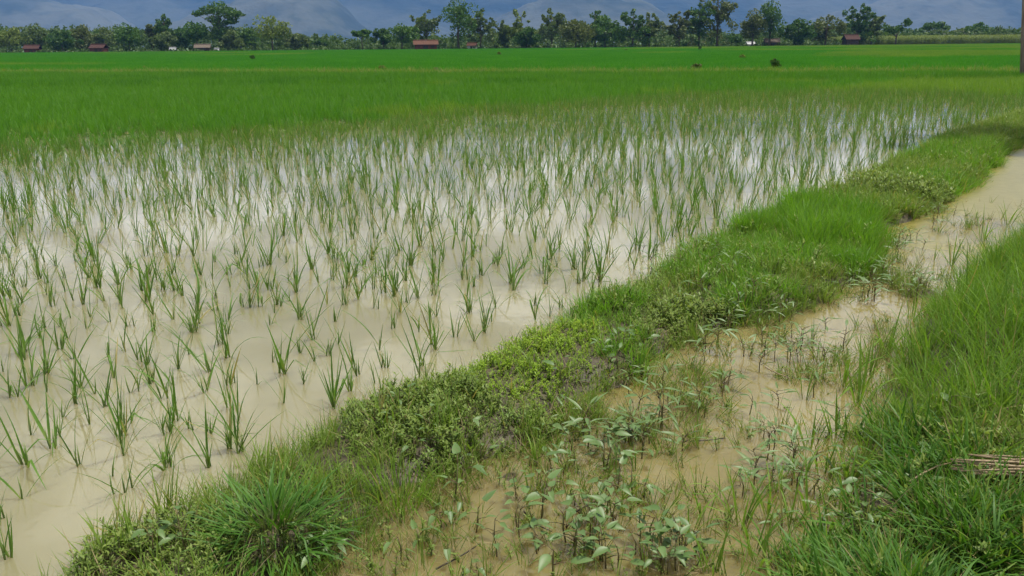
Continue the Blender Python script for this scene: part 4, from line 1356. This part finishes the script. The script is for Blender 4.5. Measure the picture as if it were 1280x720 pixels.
for px, py, n, sz in SEDGE:
    x, y = G(px, py)
    near_bank = x > float(xb(y)) - .12
    blade_plant("sedge_plant", x, y, n, sz, "tall grass plant of %s blades at the water's edge of the bank" % WORD[n] if near_bank else "tall grass plant of %s blades standing in the ditch water" % WORD[n],
                "tall-bladed grass plants of the bank edge" if near_bank else "tall-bladed grass plants in the ditch", .12, (1.0, 1.7), .03, BLUE_LEAF)

# straw left on the bank
x, y = G(1262, 603, .15)
bun = empty("dry_straw_bundle", (x, y, float(height(x, y)) + .085), R(-10))
for i in range(17):
    L = U(.3, .58); a = U(0, 6.283); r = .03 * math.sqrt(U(0, 1)); yy, zz = r * math.cos(a) * 1.7, r * math.sin(a)
    A = Acc(); A.add(*tube([(-L * .4, yy + U(-.03, .03), zz + U(-.01, .01)), (0, yy, zz + .004), (L * .6, yy + U(-.04, .04), zz + U(-.01, .015))], [.003, U(.0035, .008), .003], 6))
    obj("stalk", A.mesh("stalk", MAT['dry']), bun)
tag(bun, "bundle of dry tan straw stalks lying in the bank grass", "straw")


def stick(name, p0, p1, r, mat, label, cat, group=None, lift=.006):
    (x0, y0), (x1, y1) = G(*p0), G(*p1)
    z0 = max(float(height(x0, y0)), -.004) + lift; z1 = max(float(height(x1, y1)), -.004) + lift
    root_m = ((x0 + x1) / 2, (y0 + y1) / 2, (z0 + z1) / 2)
    d = np.array([x1 - x0, y1 - y0, z1 - z0]) / 2
    b = np.array([-d[1], d[0], 0]) * U(-.25, .25)
    A = Acc(); A.add(*tube([-d, -d * .4 + b * .7, d * .3 + b, d], [r, r * .9, r * .8, r * .5], 5))
    return tag(obj(name, A.mesh(name, MAT[mat]), None, root_m), label, cat, group)


for p0, p1, lb in (((545, 712), (600, 680), "dark thin twig lying in the water near the arrow-leaved weeds"), ((655, 640), (690, 665), "dark twig slanting through the weeds beside the mud"),
                   ((720, 640), (755, 622), "dark twig in the water by the yellowed leaf"), ((865, 552), (905, 548), "wet black twig floating in the middle of the ditch"),
                   ((955, 478), (985, 492), "short twig in the ditch below the pale weeds"), ((1130, 440), (1095, 420), "twig lying in the narrow of the ditch"),
                   ((1130, 655), (1190, 632), "pale broken stick among the low bank grass")):
    stick("twig", p0, p1, .0035, 'dry' if 'pale' in lb else 'twig', lb, "twig", "twigs in the ditch and on the bank", .006 if 'pale' not in lb else .09)
for i in range(34):
    px, py = U(5, 620), U(330, 690)
    x, y = G(px, py)
    if x > float(xl(y)) - .15: continue
    a = U(-20, 20); L = U(18, 55)
    stick("floating_straw", (px, py), (px + L, py + a * .4), .0018, 'dry' if i % 3 == 0 else 'rice_stem', "thin straw floating flat on the muddy paddy water", "straw", "straws floating between the rice plants", .002)
print("objects", len(bpy.data.objects))
